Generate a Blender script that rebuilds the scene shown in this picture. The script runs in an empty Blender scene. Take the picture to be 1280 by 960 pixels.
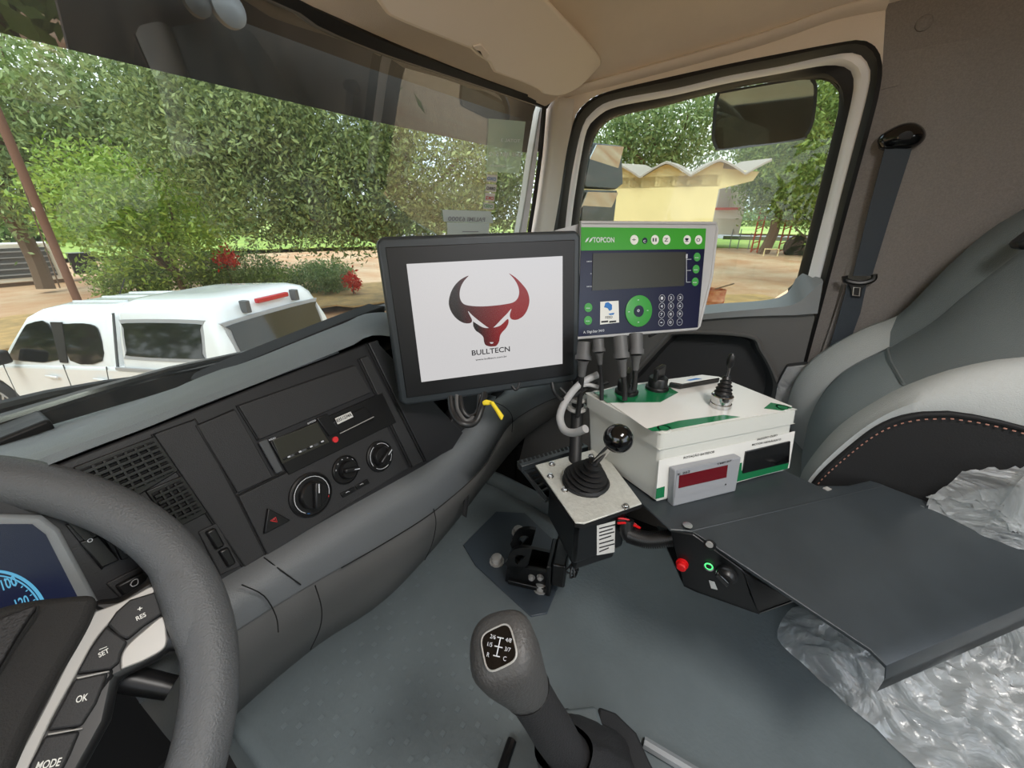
import bpy, bmesh, math, random
import numpy as np
from mathutils import Vector, Matrix, noise
random.seed(7)
V = Vector
scn = bpy.context.scene
COL = scn.collection

# ------------------------------------------------------------------ camera
F_PX = 480.0
PITCH = math.radians(23.6)          # looking down
AZ = math.radians(58.6)             # measured from the truck's nose towards the passenger door
cfwd = V((math.sin(AZ)*math.cos(PITCH), math.cos(AZ)*math.cos(PITCH), -math.sin(PITCH)))
crt = V((math.cos(AZ), -math.sin(AZ), 0))
cup = crt.cross(cfwd)
cam_d = bpy.data.cameras.new('camera'); cam = bpy.data.objects.new('camera', cam_d); COL.objects.link(cam)
m = Matrix((crt, cup, -cfwd)).transposed().to_4x4(); cam.matrix_world = m
cam_d.sensor_width = 36; cam_d.lens = 36*F_PX/1280; cam_d.clip_start = .02; cam_d.clip_end = 600
scn.camera = cam

# ------------------------------------------------------------------ sky, sun, exposure
GZ = -2.75                          # ground below the eye
world = bpy.data.worlds.new('world'); scn.world = world; world.use_nodes = True
nt = world.node_tree; nt.nodes.clear()
wo = nt.nodes.new('ShaderNodeOutputWorld'); bg = nt.nodes.new('ShaderNodeBackground')
tc = nt.nodes.new('ShaderNodeTexCoord'); mp = nt.nodes.new('ShaderNodeMapping'); mp.inputs['Scale'].default_value = (1, 1, 2.5)
nz = nt.nodes.new('ShaderNodeTexNoise'); nz.inputs['Scale'].default_value = 2.2; nz.inputs['Detail'].default_value = 6
rp = nt.nodes.new('ShaderNodeValToRGB')
rp.color_ramp.elements[0].position = .38; rp.color_ramp.elements[0].color = (.62, .76, .95, 1)
rp.color_ramp.elements[1].position = .6; rp.color_ramp.elements[1].color = (1, 1, 1, 1)
L = nt.links.new
L(tc.outputs['Generated'], mp.inputs[0]); L(mp.outputs[0], nz.inputs['Vector']); L(nz.outputs[0], rp.inputs[0])
L(rp.outputs[0], bg.inputs[0]); bg.inputs[1].default_value = 1.15; L(bg.outputs[0], wo.inputs[0])
sd = bpy.data.lights.new('sun', 'SUN'); sd.energy = 1.2; sd.angle = math.radians(25); sd.color = (1, .96, .9)
sun = bpy.data.objects.new('sun', sd); COL.objects.link(sun)
sun.rotation_euler = (math.radians(38), 0, math.radians(-75))
scn.view_settings.view_transform = 'Standard'; scn.view_settings.look = 'None'
scn.view_settings.exposure = 1.5; scn.view_settings.gamma = 1
FILL_W = 3.4                        # added fill lamp, unseen
scn.cycles.use_denoising = True
scn.cycles.max_bounces = 10; scn.cycles.transparent_max_bounces = 24; scn.cycles.diffuse_bounces = 5
scn.cycles.sample_clamp_indirect = 6; scn.cycles.caustics_reflective = False; scn.cycles.caustics_refractive = False

# ------------------------------------------------------------------ projection helpers: sight line -> point on a real surface
def ray(u, v): return cfwd + crt*((u-640)/F_PX) + cup*((480-v)/F_PX)
def PX(q, x): r = ray(*q); return r*(x/r.x)
def PY(q, y): r = ray(*q); return r*(y/r.y)
def PZ(q, z): r = ray(*q); return r*(z/r.z)
def PD(q, d): return ray(*q)*d
def PP(q, o, n): r = ray(*q); return r*(o.dot(n)/r.dot(n))
def crop(x0, y0, s): return lambda *p: [(x0+a*s, y0+b*s) for a, b in p]

class Fr:
    """flat frame: origin o, u to the right, v downwards, n towards the viewer"""
    def __init__(s, o, u, v):
        s.o = V(o); s.u = V(u).normalized(); s.v = (V(v)-s.u*V(v).dot(s.u)).normalized()
        s.n = s.v.cross(s.u).normalized()
        if s.n.dot(-s.o) < 0: s.n = -s.n
    def px(s, q, h=0.0): return PP(q, s.o+s.n*h, s.n)
    def pxs(s, qs, h=0.0): return [s.px(q, h) for q in qs]
    def at(s, a, b, h=0.0): return s.o+s.u*a+s.v*b+s.n*h
    def loc(s, q):
        d = s.px(q)-s.o; return d.dot(s.u), d.dot(s.v)
def rectframe(c, w):
    r = [ray(*q) for q in c]
    A = np.array([[-r[1][i], r[2][i], -r[3][i]] for i in range(3)]); d = np.linalg.solve(A, -np.array(r[0]))
    P = [r[0], r[1]*d[0], r[2]*d[1], r[3]*d[2]]
    s = w/(P[1]-P[0]).length; P = [p*s for p in P]
    f = Fr(P[0], P[1]-P[0], P[3]-P[0]); f.w = w; f.h = (P[3]-P[0]).length
    return f

# ------------------------------------------------------------------ mesh helpers
def cr(pts, closed=False, n=4):
    """smooth curve through points (any dimension)"""
    P = [V(p) for p in pts]; N = len(P); out = []
    for i in range(N if closed else N-1):
        g = (lambda k: P[k % N]) if closed else (lambda k: P[min(max(k, 0), N-1)])
        p0, p1, p2, p3 = g(i-1), g(i), g(i+1), g(i+2)
        for k in range(n):
            t = k/n
            out.append(.5*((2*p1)+(p2-p0)*t+(2*p0-5*p1+4*p2-p3)*t*t+(3*p1-p0-3*p2+p3)*t**3))
    if not closed: out.append(P[-1])
    return out
def resample(P, n):
    d = [0.0]
    for a, b in zip(P, P[1:]): d.append(d[-1]+(b-a).length)
    out = []; j = 0
    for k in range(n):
        t = d[-1]*k/(n-1)
        while j < len(P)-2 and d[j+1] < t: j += 1
        s = (t-d[j])/max(d[j+1]-d[j], 1e-9); out.append(P[j].lerp(P[j+1], min(max(s, 0), 1)))
    return out

class MB:
    def __init__(s): s.v = []; s.f = []
    def add(s, vs, fs):
        o = len(s.v); s.v += [V(p) for p in vs]; s.f += [tuple(o+i for i in f) for f in fs]; return s
    def prism(s, pts, off):
        n = len(pts); off = V(off)
        a = [V(p) for p in pts]
        return s.add(a+[p+off for p in a], [tuple(range(n))[::-1], tuple(range(n, 2*n))]+[(i, (i+1) % n, n+(i+1) % n, n+i) for i in range(n)])
    def box(s, c, ux, uy, uz):
        c, ux, uy, uz = V(c), V(ux), V(uy), V(uz)
        return s.prism([c-ux-uy-uz, c+ux-uy-uz, c+ux+uy-uz, c-ux+uy-uz], uz*2)
    def abox(s, x0, x1, y0, y1, z0, z1):
        return s.prism([(x0, y0, z0), (x1, y0, z0), (x1, y1, z0), (x0, y1, z0)], (0, 0, z1-z0))
    def fbox(s, F, a0, a1, b0, b1, h0, h1):
        return s.prism([F.at(a0, b0, h0), F.at(a1, b0, h0), F.at(a1, b1, h0), F.at(a0, b1, h0)], F.n*(h1-h0))
    def fpx(s, F, qs, h0, h1):
        return s.prism(F.pxs(qs, h0), F.n*(h1-h0))
    def tube(s, path, r, n=10, closed=False):
        P = [V(p) for p in path]; N = len(P); rr = r if isinstance(r, (list, tuple)) else [r]*N
        base = len(s.v); up = None
        for i in range(N):
            if closed: t = (P[(i+1) % N]-P[i-1]).normalized()
            else: t = (P[min(i+1, N-1)]-P[max(i-1, 0)]).normalized()
            if up is None:
                up = t.orthogonal().normalized()
            up = (up-t*up.dot(t)).normalized(); w = t.cross(up)
            for k in range(n):
                a = 2*math.pi*k/n; s.v.append(P[i]+(up*math.cos(a)+w*math.sin(a))*rr[i])
        for i in range(N if closed else N-1):
            j = (i+1) % N
            for k in range(n):
                k2 = (k+1) % n; s.f.append((base+i*n+k, base+i*n+k2, base+j*n+k2, base+j*n+k))
        if not closed:
            s.f.append(tuple(base+k for k in range(n))[::-1]); s.f.append(tuple(base+(N-1)*n+k for k in range(n)))
        return s
    def lathe(s, o, ax, prof, n=24):
        o = V(o); ax = V(ax).normalized(); a = ax.orthogonal().normalized(); b = ax.cross(a); base = len(s.v)
        for r, h in prof:
            for k in range(n):
                t = 2*math.pi*k/n; s.v.append(o+ax*h+(a*math.cos(t)+b*math.sin(t))*max(r, 1e-5))
        m = len(prof)
        for i in range(m-1):
            for k in range(n):
                k2 = (k+1) % n; s.f.append((base+i*n+k, base+i*n+k2, base+(i+1)*n+k2, base+(i+1)*n+k))
        s.f.append(tuple(base+k for k in range(n))[::-1]); s.f.append(tuple(base+(m-1)*n+k for k in range(n)))
        return s
    def sphere(s, c, r, n=20):
        c = V(c); return s.lathe(c, (0, 0, 1), [(r*math.sin(math.pi*i/n), -r*math.cos(math.pi*i/n)) for i in range(n+1)], n*2)
    def loft(s, rows, closed=False, back=None):
        m = len(rows); n = len(rows[0]); base = len(s.v)
        for r in rows: s.v += [V(p) for p in r]
        F = []
        for i in range(m-1):
            for k in range(n if closed else n-1):
                k2 = (k+1) % n; F.append((base+i*n+k, base+i*n+k2, base+(i+1)*n+k2, base+(i+1)*n+k))
        s.f += F
        if back is not None:                       # give the sheet thickness
            off = V(back); b2 = len(s.v); s.v += [p+off for p in s.v[base:b2]]; d = b2-base
            s.f += [tuple(i+d for i in f)[::-1] for f in F]
            for k in range(n if closed else n-1):
                k2 = (k+1) % n
                s.f.append((base+k, base+k+d, base+k2+d, base+k2)); o = base+(m-1)*n
                s.f.append((o+k, o+k2, o+k2+d, o+k+d))
            if not closed:
                for i in range(m-1):
                    a, b = base+i*n, base+(i+1)*n; s.f.append((a, b, b+d, a+d)); a += n-1; b += n-1; s.f.append((a, a+d, b+d, b))
        return s
    def build(s, name, mat, parent=None, bevel=0, seg=2, smooth=38, label=None, kind=None):
        me = bpy.data.meshes.new(name); c = sum(s.v, V())/len(s.v)
        if parent is None: c = V((c.x, c.y, min(p.z for p in s.v)))
        me.from_pydata([p-c for p in s.v], [], s.f); me.validate()
        bm = bmesh.new(); bm.from_mesh(me); bmesh.ops.recalc_face_normals(bm, faces=bm.faces); bm.to_mesh(me); bm.free()
        if smooth:
            for p in me.polygons: p.use_smooth = True
            me.set_sharp_from_angle(angle=math.radians(smooth))
        me.materials.append(M[mat] if isinstance(mat, str) else mat)
        o = bpy.data.objects.new(name, me); COL.objects.link(o)
        place(o, c, parent)
        if bevel:
            b = o.modifiers.new('bevel', 'BEVEL'); b.width = bevel; b.segments = seg; b.limit_method = 'ANGLE'; b.angle_limit = math.radians(40)
        if label: o['label'] = label
        if kind: o['kind'] = kind
        return o
WL = {}
def place(o, c, parent):
    WL[o.name] = V(c)
    if parent is not None:
        o.parent = parent; o.location = V(c)-WL[parent.name]
    else: o.location = c
def thing(name, loc, label, cat, group=None):
    o = bpy.data.objects.new(name, None); COL.objects.link(o); o.empty_display_size = .05; place(o, V(loc), None)
    return tag(o, label, cat, group)
def tag(o, label, cat, group=None, kind=None):
    o['label'] = label; o['category'] = cat
    if group: o['group'] = group
    if kind: o['kind'] = kind
    return o
def bolt(parent, c, n, r, mat='chrome', name='bolt'):
    return MB().lathe(c, n, [(r*1.25, 0), (r*1.25, r*.25), (r, r*.25), (r, r*.8), (r*.8, r*1.1), (r*.3, r*1.25)], 12).build(name, mat, parent)
def text(s, F, q0, q1, mat, parent, h=.0006, tall=None, name='lettering', mirror=False, line=None, ext=.0003):
    """letters printed on plane F; baseline runs from sight q0 to q1, tall = cap height in metres"""
    cu = bpy.data.curves.new(name, 'FONT'); cu.body = s; cu.size = 1; cu.resolution_u = 3; cu.offset = .016
    o = bpy.data.objects.new('t', cu); COL.objects.link(o); bpy.context.view_layer.update()
    me = bpy.data.meshes.new_from_object(o); bpy.data.objects.remove(o)
    n = len(me.vertices); co = np.zeros(n*3); me.vertices.foreach_get('co', co); co = co.reshape(-1, 3)
    x0, x1 = co[:, 0].min(), co[:, 0].max()
    a = F.px(q0, h); b = F.px(q1, h); w = (b-a); e = w.normalized(); up = e.cross(F.n).normalized()
    if up.dot(F.v) > 0: up = -up
    H = tall or w.length/(x1-x0)*.72
    t = (co[:, 0]-x0)/(x1-x0)
    if mirror: t = 1-t
    P = [a+w*float(t[i])+up*float(co[i, 1]/.72*H) for i in range(n)]
    c = sum(P, V())/n
    me2 = bpy.data.meshes.new(name); me2.from_pydata([p-c for p in P], [], [tuple(p.vertices) for p in me.polygons]); me2.materials.append(M[mat])
    bpy.data.meshes.remove(me)
    o = bpy.data.objects.new(name, me2); COL.objects.link(o); place(o, c, parent); return o
def flat(F, qs, mat, parent, name, h=.0004, t=.0004, **k):
    return MB().prism(F.pxs(qs, h), F.n*t).build(name, mat, parent, smooth=0, **k)
def circ(F, q, r, h0, h1, n=24):
    c = F.px(q, h0); return MB().lathe(c, F.n, [(r, 0), (r, h1-h0)], n)

# ------------------------------------------------------------------ materials
M = {}
def lin(c): return tuple(((x/255)/12.92 if x/255 <= .04045 else ((x/255+.055)/1.055)**2.4) for x in c)
def mat(name, rgb, rough=.5, metal=0, bump=0, bscale=200, var=0, vscale=8, spec=.5, coat=0, rgb2=None, sheen=0):
    m = bpy.data.materials.new(name); m.use_nodes = True; n = m.node_tree.nodes; l = m.node_tree.links.new
    b = n['Principled BSDF']; c = lin(rgb)
    b.inputs['Base Color'].default_value = (*c, 1); b.inputs['Roughness'].default_value = rough; b.inputs['Metallic'].default_value = metal
    b.inputs['Specular IOR Level'].default_value = spec; b.inputs['Coat Weight'].default_value = coat
    if sheen: b.inputs['Sheen Weight'].default_value = sheen
    t = n.new('ShaderNodeTexCoord')
    if bump:
        z = n.new('ShaderNodeTexNoise'); z.inputs['Scale'].default_value = bscale; z.inputs['Detail'].default_value = 3
        u = n.new('ShaderNodeBump'); u.inputs['Strength'].default_value = bump; u.inputs['Distance'].default_value = .002
        l(t.outputs['Object'], z.inputs['Vector']); l(z.outputs[0], u.inputs['Height']); l(u.outputs[0], b.inputs['Normal'])
    if var or rgb2:
        z = n.new('ShaderNodeTexNoise'); z.inputs['Scale'].default_value = vscale; z.inputs['Detail'].default_value = 5; z.inputs['Roughness'].default_value = .65
        r = n.new('ShaderNodeValToRGB'); r.color_ramp.elements[0].position = .35; r.color_ramp.elements[1].position = .65
        c2 = lin(rgb2) if rgb2 else tuple(x*(1+var) for x in c); c1 = c if rgb2 else tuple(x*(1-var) for x in c)
        r.color_ramp.elements[0].color = (*c1, 1); r.color_ramp.elements[1].color = (*c2, 1)
        l(t.outputs['Object'], z.inputs['Vector']); l(z.outputs[0], r.inputs[0]); l(r.outputs[0], b.inputs['Base Color'])
    M[name] = m; return m
def emis(name, rgb, s=1.0, rgb2=None, axis=0):
    m = bpy.data.materials.new(name); m.use_nodes = True; n = m.node_tree.nodes; l = m.node_tree.links.new
    b = n['Principled BSDF']; b.inputs['Base Color'].default_value = (.01, .01, .01, 1); b.inputs['Roughness'].default_value = .25
    b.inputs['Emission Color'].default_value = (*lin(rgb), 1); b.inputs['Emission Strength'].default_value = s
    if rgb2:
        t = n.new('ShaderNodeTexCoord'); sx = n.new('ShaderNodeSeparateXYZ'); r = n.new('ShaderNodeValToRGB')
        r.color_ramp.elements[0].position = .1; r.color_ramp.elements[1].position = .75
        r.color_ramp.elements[0].color = (*lin(rgb), 1); r.color_ramp.elements[1].color = (*lin(rgb2), 1)
        l(t.outputs['Generated'], sx.inputs[0]); l(sx.outputs[axis], r.inputs[0]); l(r.outputs[0], b.inputs['Emission Color'])
    M[name] = m; return m
mat('dash_black', (42, 42, 43), .62, bump=.25, bscale=900)
mat('dash_black2', (35, 35, 37), .5, bump=.15, bscale=900)
mat('seam', (12, 12, 12), .8)
mat('dash_grey', (104, 107, 109), .5, bump=.3, bscale=700)
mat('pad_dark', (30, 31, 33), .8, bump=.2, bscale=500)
mat('floor_rubber', (97, 105, 107), .34, bump=.35, bscale=160, var=.1, vscale=5)
mat('stud', (104, 113, 115), .4)
mat('beige', (222, 211, 197), .9, bump=.3, bscale=600, var=.05, vscale=3)
mat('beige_visor', (230, 221, 208), .75, bump=.1, bscale=600)
mat('fabric_wall', (132, 127, 123), .95, bump=.6, bscale=900, var=.1, vscale=300)
mat('trim_light', (212, 207, 200), .6, bump=.1, bscale=500)
mat('white_paint', (240, 242, 245), .25, coat=.4)
mat('car_paint', (208, 211, 214), .22, coat=.5, var=.03, vscale=2)
mat('rubber', (16, 16, 17), .55)
mat('black_gloss', (10, 10, 11), .12, coat=.3)
mat('black_plastic', (20, 20, 21), .4)
mat('black_satin', (48, 53, 56), .30, bump=.12, bscale=1200, var=.12, vscale=12)
mat('satin_sheen', (58, 66, 73), .34, bump=.1, bscale=900)  # copy of the black satin with the window's blue-grey sheen in its colour
mat('black_paint', (13, 14, 15), .3)
mat('steer', (88, 90, 92), .45, bump=.45, bscale=650)
mat('leather', (70, 69, 68), .5, bump=.5, bscale=300)
mat('leather2', (34, 33, 34), .6, bump=.5, bscale=500)
mat('pad_fabric', (38, 37, 36), .85, bump=.4, bscale=800)
mat('silver', (170, 168, 164), .45, metal=.25)
mat('chrome', (205, 205, 205), .12, metal=1)
mat('steel_plate', (186, 186, 178), .38, metal=.15, bump=.5, bscale=300, var=.08, vscale=150)
mat('box_grey', (196, 197, 190), .42, bump=.05, bscale=600)
mat('label_white', (214, 213, 208), .25)
mat('green_label', (20, 104, 62), .22)
mat('green_btn', (62, 150, 66), .4)
mat('topcon_green', (58, 150, 44), .3)
mat('topcon_blue', (12, 14, 48), .28)
mat('topcon_grey', (176, 176, 176), .45)
mat('lcd', (52, 52, 46), .3)
mat('off_white', (222, 222, 216), .45)
mat('ink', (24, 24, 26), .5)
mat('ink_light', (205, 208, 212), .5)
mat('red', (196, 20, 24), .35)
mat('red_lens', (92, 8, 20), .15)
mat('red_print', (214, 50, 54), .5)
mat('meter_grey', (142, 144, 148), .42)
mat('seat_dark', (98, 105, 106), .9, bump=.4, bscale=600)
mat('seat_mid', (120, 128, 130), .9, bump=.4, bscale=600)
mat('seat_light', (166, 169, 168), .9, bump=.4, bscale=600)
mat('seat_side', (19, 19, 20), .8, bump=.2, bscale=400)
mat('stitch', (168, 120, 104), .7)
mat('belt', (52, 60, 68), .7, bump=.6, bscale=500)
mat('panel_grey', (104, 103, 101), .6, bump=.2, bscale=500)
mat('ledge', (128, 132, 134), .45, bump=.15, bscale=500)
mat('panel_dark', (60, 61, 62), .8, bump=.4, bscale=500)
mat('carpet', (18, 18, 18), .95)
mat('yellow', (222, 196, 30), .5)
mat('blue_print', (40, 110, 180), .5)
mat('hose', (165, 165, 165), .5)
mat('cable', (26, 26, 27), .45)
mat('cable_grey', (84, 84, 84), .5)
mat('mirror', (200, 205, 205), .03, metal=1)
mat('paper', (205, 214, 210), .7)
mat('visor_out', (26, 25, 24), .35)
mat('ground', (180, 134, 96), .95, rgb2=(200, 174, 142), vscale=.35, bump=.4, bscale=6)
mat('grass', (116, 150, 62), .95, rgb2=(160, 178, 84), vscale=.4, bump=.5, bscale=5)
mat('litter', (150, 125, 84), .95, rgb2=(196, 160, 104), vscale=1.5, bump=.6, bscale=8)
mat('asphalt', (150, 150, 150), .9)
mat('bark', (110, 92, 76), .95, bump=.6, bscale=20)
mat('rust', (112, 80, 64), .9, bump=.3, bscale=20)
mat('wall_yellow', (236, 218, 164), .9, var=.05, vscale=.8)
mat('wall_white', (225, 222, 214), .9)
mat('fibre', (170, 160, 150), .95)
mat('orange', (196, 72, 40), .7)
mat('brickred', (158, 74, 50), .9, rgb2=(196, 150, 120), vscale=6)
mat('tyre', (26, 26, 27), .85)
mat('rim', (150, 152, 155), .4, metal=.5)
mat('dark_glass', (14, 17, 17), .06, coat=.1)
mat('grey_plastic', (74, 76, 78), .6)
mat('tail_red', (170, 16, 30), .25)
mat('flower', (216, 66, 44), .8)
mat('field_far', (150, 180, 90), .95, rgb2=(190, 205, 120), vscale=.05)
emis('screen_white', (218, 216, 216), .30)
emis('logo_red', (14, 6, 8), .26, (150, 10, 20))
emis('screen_ink', (40, 40, 44), .2)
emis('cluster_blue', (18, 28, 60), .25)
emis('cluster_line', (96, 176, 214), .32)
emis('btn_ring', (70, 210, 110), .8)

def glass_mat(name, tint, dirt=0.0, refl=1.0):
    m = bpy.data.materials.new(name); m.use_nodes = True; n = m.node_tree.nodes; l = m.node_tree.links.new; n.clear()
    o = n.new('ShaderNodeOutputMaterial'); t = n.new('ShaderNodeBsdfTransparent'); g = n.new('ShaderNodeBsdfGlossy'); f = n.new('ShaderNodeFresnel')
    t.inputs[0].default_value = (*tint, 1); g.inputs['Roughness'].default_value = 0.01; f.inputs[0].default_value = 1.5
    g.inputs[0].default_value = (1, 1, 1, 1)
    gm = n.new('ShaderNodeNewGeometry'); ir = n.new('ShaderNodeMapRange'); ir.inputs[3].default_value = 1.5; ir.inputs[4].default_value = 1/1.5
    l(gm.outputs['Backfacing'], ir.inputs[0]); l(ir.outputs[0], f.inputs[0])
    mf = n.new('ShaderNodeMath'); mf.operation = 'MULTIPLY'; mf.use_clamp = True; mf.inputs[1].default_value = refl; l(f.outputs[0], mf.inputs[0])
    mx = n.new('ShaderNodeMixShader'); l(mf.outputs[0], mx.inputs[0]); l(t.outputs[0], mx.inputs[1]); l(g.outputs[0], mx.inputs[2])
    out = mx
    if dirt:
        d = n.new('ShaderNodeBsdfDiffuse'); d.inputs[0].default_value = (.75, .7, .62, 1); m2 = n.new('ShaderNodeMixShader')
        tcn = n.new('ShaderNodeTexCoord'); mpn = n.new('ShaderNodeMapping'); mpn.inputs['Scale'].default_value = (14, 14, 2.2)
        z = n.new('ShaderNodeTexNoise'); z.inputs['Scale'].default_value = 2; z.inputs['Detail'].default_value = 6
        r = n.new('ShaderNodeMapRange'); r.inputs[1].default_value = .4; r.inputs[2].default_value = .8; r.inputs[3].default_value = dirt*.4; r.inputs[4].default_value = dirt*1.6
        l(tcn.outputs['Object'], mpn.inputs[0]); l(mpn.outputs[0], z.inputs[0]); l(z.outputs[0], r.inputs[0])
        l(r.outputs[0], m2.inputs[0]); l(mx.outputs[0], m2.inputs[1]); l(d.outputs[0], m2.inputs[2]); out = m2
    l(out.outputs[0], o.inputs[0]); M[name] = m
glass_mat('windshield', (.60, .645, .61), .05, 2.8)
glass_mat('side_glass', (.66, .70, .67), .01, .45)
def leafmat(name, c1, c2):
    m = bpy.data.materials.new(name); m.use_nodes = True; n = m.node_tree.nodes; l = m.node_tree.links.new; n.clear()
    o = n.new('ShaderNodeOutputMaterial'); g = n.new('ShaderNodeNewGeometry'); r = n.new('ShaderNodeValToRGB')
    r.color_ramp.elements[0].color = (*lin(c1), 1); r.color_ramp.elements[1].color = (*lin(c2), 1)
    d = n.new('ShaderNodeBsdfPrincipled'); d.inputs['Roughness'].default_value = .5
    t = n.new('ShaderNodeBsdfTranslucent'); mx = n.new('ShaderNodeMixShader'); mx.inputs[0].default_value = .3
    l(g.outputs['Random Per Island'], r.inputs[0]); l(r.outputs[0], d.inputs['Base Color']); l(r.outputs[0], t.inputs[0])
    l(d.outputs[0], mx.inputs[1]); l(t.outputs[0], mx.inputs[2]); l(mx.outputs[0], o.inputs[0]); M[name] = m
leafmat('leaf_dark', (78, 100, 60), (158, 176, 112))
leafmat('leaf_mid', (84, 112, 50), (160, 182, 96))
leafmat('leaf_lime', (112, 148, 50), (172, 196, 92))
leafmat('leaf_pale', (96, 124, 72), (160, 180, 120))
# crinkled clear plastic film
m = bpy.data.materials.new('film'); m.use_nodes = True; n = m.node_tree.nodes; l = m.node_tree.links.new; n.clear()
o = n.new('ShaderNodeOutputMaterial'); t = n.new('ShaderNodeBsdfTransparent'); g = n.new('ShaderNodeBsdfGlossy'); g.inputs['Roughness'].default_value = .2
d = n.new('ShaderNodeBsdfTranslucent'); d2 = n.new('ShaderNodeBsdfDiffuse'); d.inputs[0].default_value = d2.inputs[0].default_value = (.9, .92, .92, 1)
a1 = n.new('ShaderNodeMixShader'); a1.inputs[0].default_value = .5; l(d.outputs[0], a1.inputs[1]); l(d2.outputs[0], a1.inputs[2])
tcn = n.new('ShaderNodeTexCoord'); z = n.new('ShaderNodeTexNoise'); z.inputs['Scale'].default_value = 9; z.inputs['Detail'].default_value = 8; z.inputs['Distortion'].default_value = 1.5
bu = n.new('ShaderNodeBump'); bu.inputs['Strength'].default_value = 1; bu.inputs['Distance'].default_value = .02
l(tcn.outputs['Object'], z.inputs[0]); l(z.outputs[0], bu.inputs['Height']); l(bu.outputs[0], g.inputs['Normal']); l(bu.outputs[0], d2.inputs['Normal'])
mr = n.new('ShaderNodeMapRange'); mr.inputs[1].default_value = .35; mr.inputs[2].default_value = .7; mr.inputs[3].default_value = .30; mr.inputs[4].default_value = .72
l(z.outputs[0], mr.inputs[0])
m1 = n.new('ShaderNodeMixShader'); l(mr.outputs[0], m1.inputs[0]); l(t.outputs[0], m1.inputs[1]); l(a1.outputs[0], m1.inputs[2])
m2 = n.new('ShaderNodeMixShader'); m2.inputs[0].default_value = .12; l(m1.outputs[0], m2.inputs[1]); l(g.outputs[0], m2.inputs[2]); l(m2.outputs[0], o.inputs[0]); M['film'] = m
# ------------------------------------------------------------------ cab shell (structure)
def struct(o, label=None):
    o['kind'] = 'structure'
    if label: o['label'] = label
    return o
def yw(x, z): return .735-.19*z+.07*(1-((x-.2)/1.1)**2)
def PW(q, off=0.0):
    r = ray(*q); a, b = .1, 3.0
    for _ in range(50):
        t = (a+b)/2; p = r*t
        if p.y-(yw(p.x, p.z)+off) > 0: b = t
        else: a = t
    return r*a
# windscreen glass, curved sheet
rows = []
for i in range(9):
    z = -.32+i*.0875
    rows.append([(x, yw(x, z), z) for x in np.linspace(-.95, 1.285, 30)])
wind = struct(MB().loft(rows).build('window_1', 'windshield'), 'curved windscreen with a dusty film')

# rubber gasket around the windscreen: upper run and right-hand run
top_hi = [PW(q, -.012) for q in [(330, -24), (400, 5), (480, 44), (560, 78), (620, 101), (685, 121)]]
top_hi = [V((-.9, yw(-.9, .3)-.012, .30)), V((-.3, yw(-.3, .3)-.012, .30))]+top_hi
top_lo = [PW(q, -.012) for q in [(330, -4), (400, 34), (480, 67), (560, 94), (620, 114), (684, 136)]]
top_lo = [V((-.9, yw(-.9, .3)-.012, .285)), V((-.3, yw(-.3, .3)-.012, .285))]+top_lo
H = resample(cr(top_hi), 60); Lw = resample(cr(top_lo), 60)
mid = [(a+b)/2+V((0, -.012, 0)) for a, b in zip(H, Lw)]
g = MB().loft([H, mid, Lw], back=(0, .02, .004))
g.tube(resample([PW((681, 127), -.01), PW((676, 190), -.01), PW((668, 250), -.01), PW((660, 300), -.01), PW((652, 345), -.01)], 20), .0075, 8)
struct(g.build('trim_1', 'rubber'), 'black rubber windscreen gasket')
# outer white flange seen through the glass next to the pillar
F1 = [PW(q, .012) for q in [(678, 128), (672, 190), (664, 250), (655, 310), (648, 350)]]
F2 = [PW(q, .012) for q in [(674, 140), (665, 190), (656, 250), (645, 310), (638, 350)]]
struct(MB().loft([resample(F1, 12), resample(F2, 12)], back=(0, .02, 0)).build('trim_2', 'white_paint'), 'white painted windscreen flange')
# front pillar cover
A = [PW(q, -.008) for q in [(687, 121), (682, 190), (674, 250), (665, 300), (655, 350)]]
B = [PX(q, 1.275) for q in [(718, 124), (711, 190), (702, 235), (695, 290), (690, 340)]]
C_ = [PX(q, 1.255) for q in [(700, 121), (694, 190), (686, 250), (678, 300), (668, 350)]]
cap = [(a+b)/2+V((-.02, 0, 0)) for a, b in zip(A, B)]
struct(MB().loft([resample(A, 14), resample(cap, 14), resample(B, 14)], back=(.03, .03, 0)).build('trim_3', 'trim_light'), 'pale front pillar cover')

# door opening rings: gasket, white door frame, inner channel
go = [(690, 300), (700, 244), (708, 191), (718, 149), (729, 132), (752, 117), (811, 102), (910, 80), (975, 67), (1044, 54), (1077, 50), (1096, 60), (1103, 82), (1100, 112), (1089, 157), (1062, 255), (1040, 337), (1018, 420), (1004, 470)]
gi = [(703, 300), (709, 244), (716, 201), (726, 158), (739, 139), (765, 124), (844, 109), (910, 93), (975, 81), (1030, 69), (1070, 64), (1087, 79), (1089, 97), (1084, 122), (1077, 150), (1052, 245), (1029, 337), (1007, 420), (994, 466)]
wi = [(712, 300), (717, 255), (726, 198), (734, 162), (746, 147), (769, 134), (840, 120), (910, 104), (975, 92), (1030, 82), (1057, 84), (1066, 94), (1067, 109), (1065, 122), (1060, 145), (1038, 235), (1012, 337), (1000, 385), (990, 425)]
bi = [(719, 300), (724, 260), (732, 204), (741, 171), (755, 152), (778, 142), (828, 131), (877, 118), (950, 102), (1005, 97), (1036, 97), (1046, 102), (1050, 112), (1050, 127), (1046, 150), (1030, 215), (999, 340), (992, 356), (985, 362)]
def ring(name, o_, i_, xo, xi, mat_, bulge, thick, label):
    a = resample([PX(q, xo) for q in cr2(o_)], 90); b = resample([PX(q, xi) for q in cr2(i_)], 90)
    # match stations by image position so that the strip stays even
    mid = [(p+q)/2+V((-bulge, 0, 0)) for p, q in zip(a, b)]
    return struct(MB().loft([a, mid, b], back=(thick, 0, 0)).build(name, mat_), label)
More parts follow.
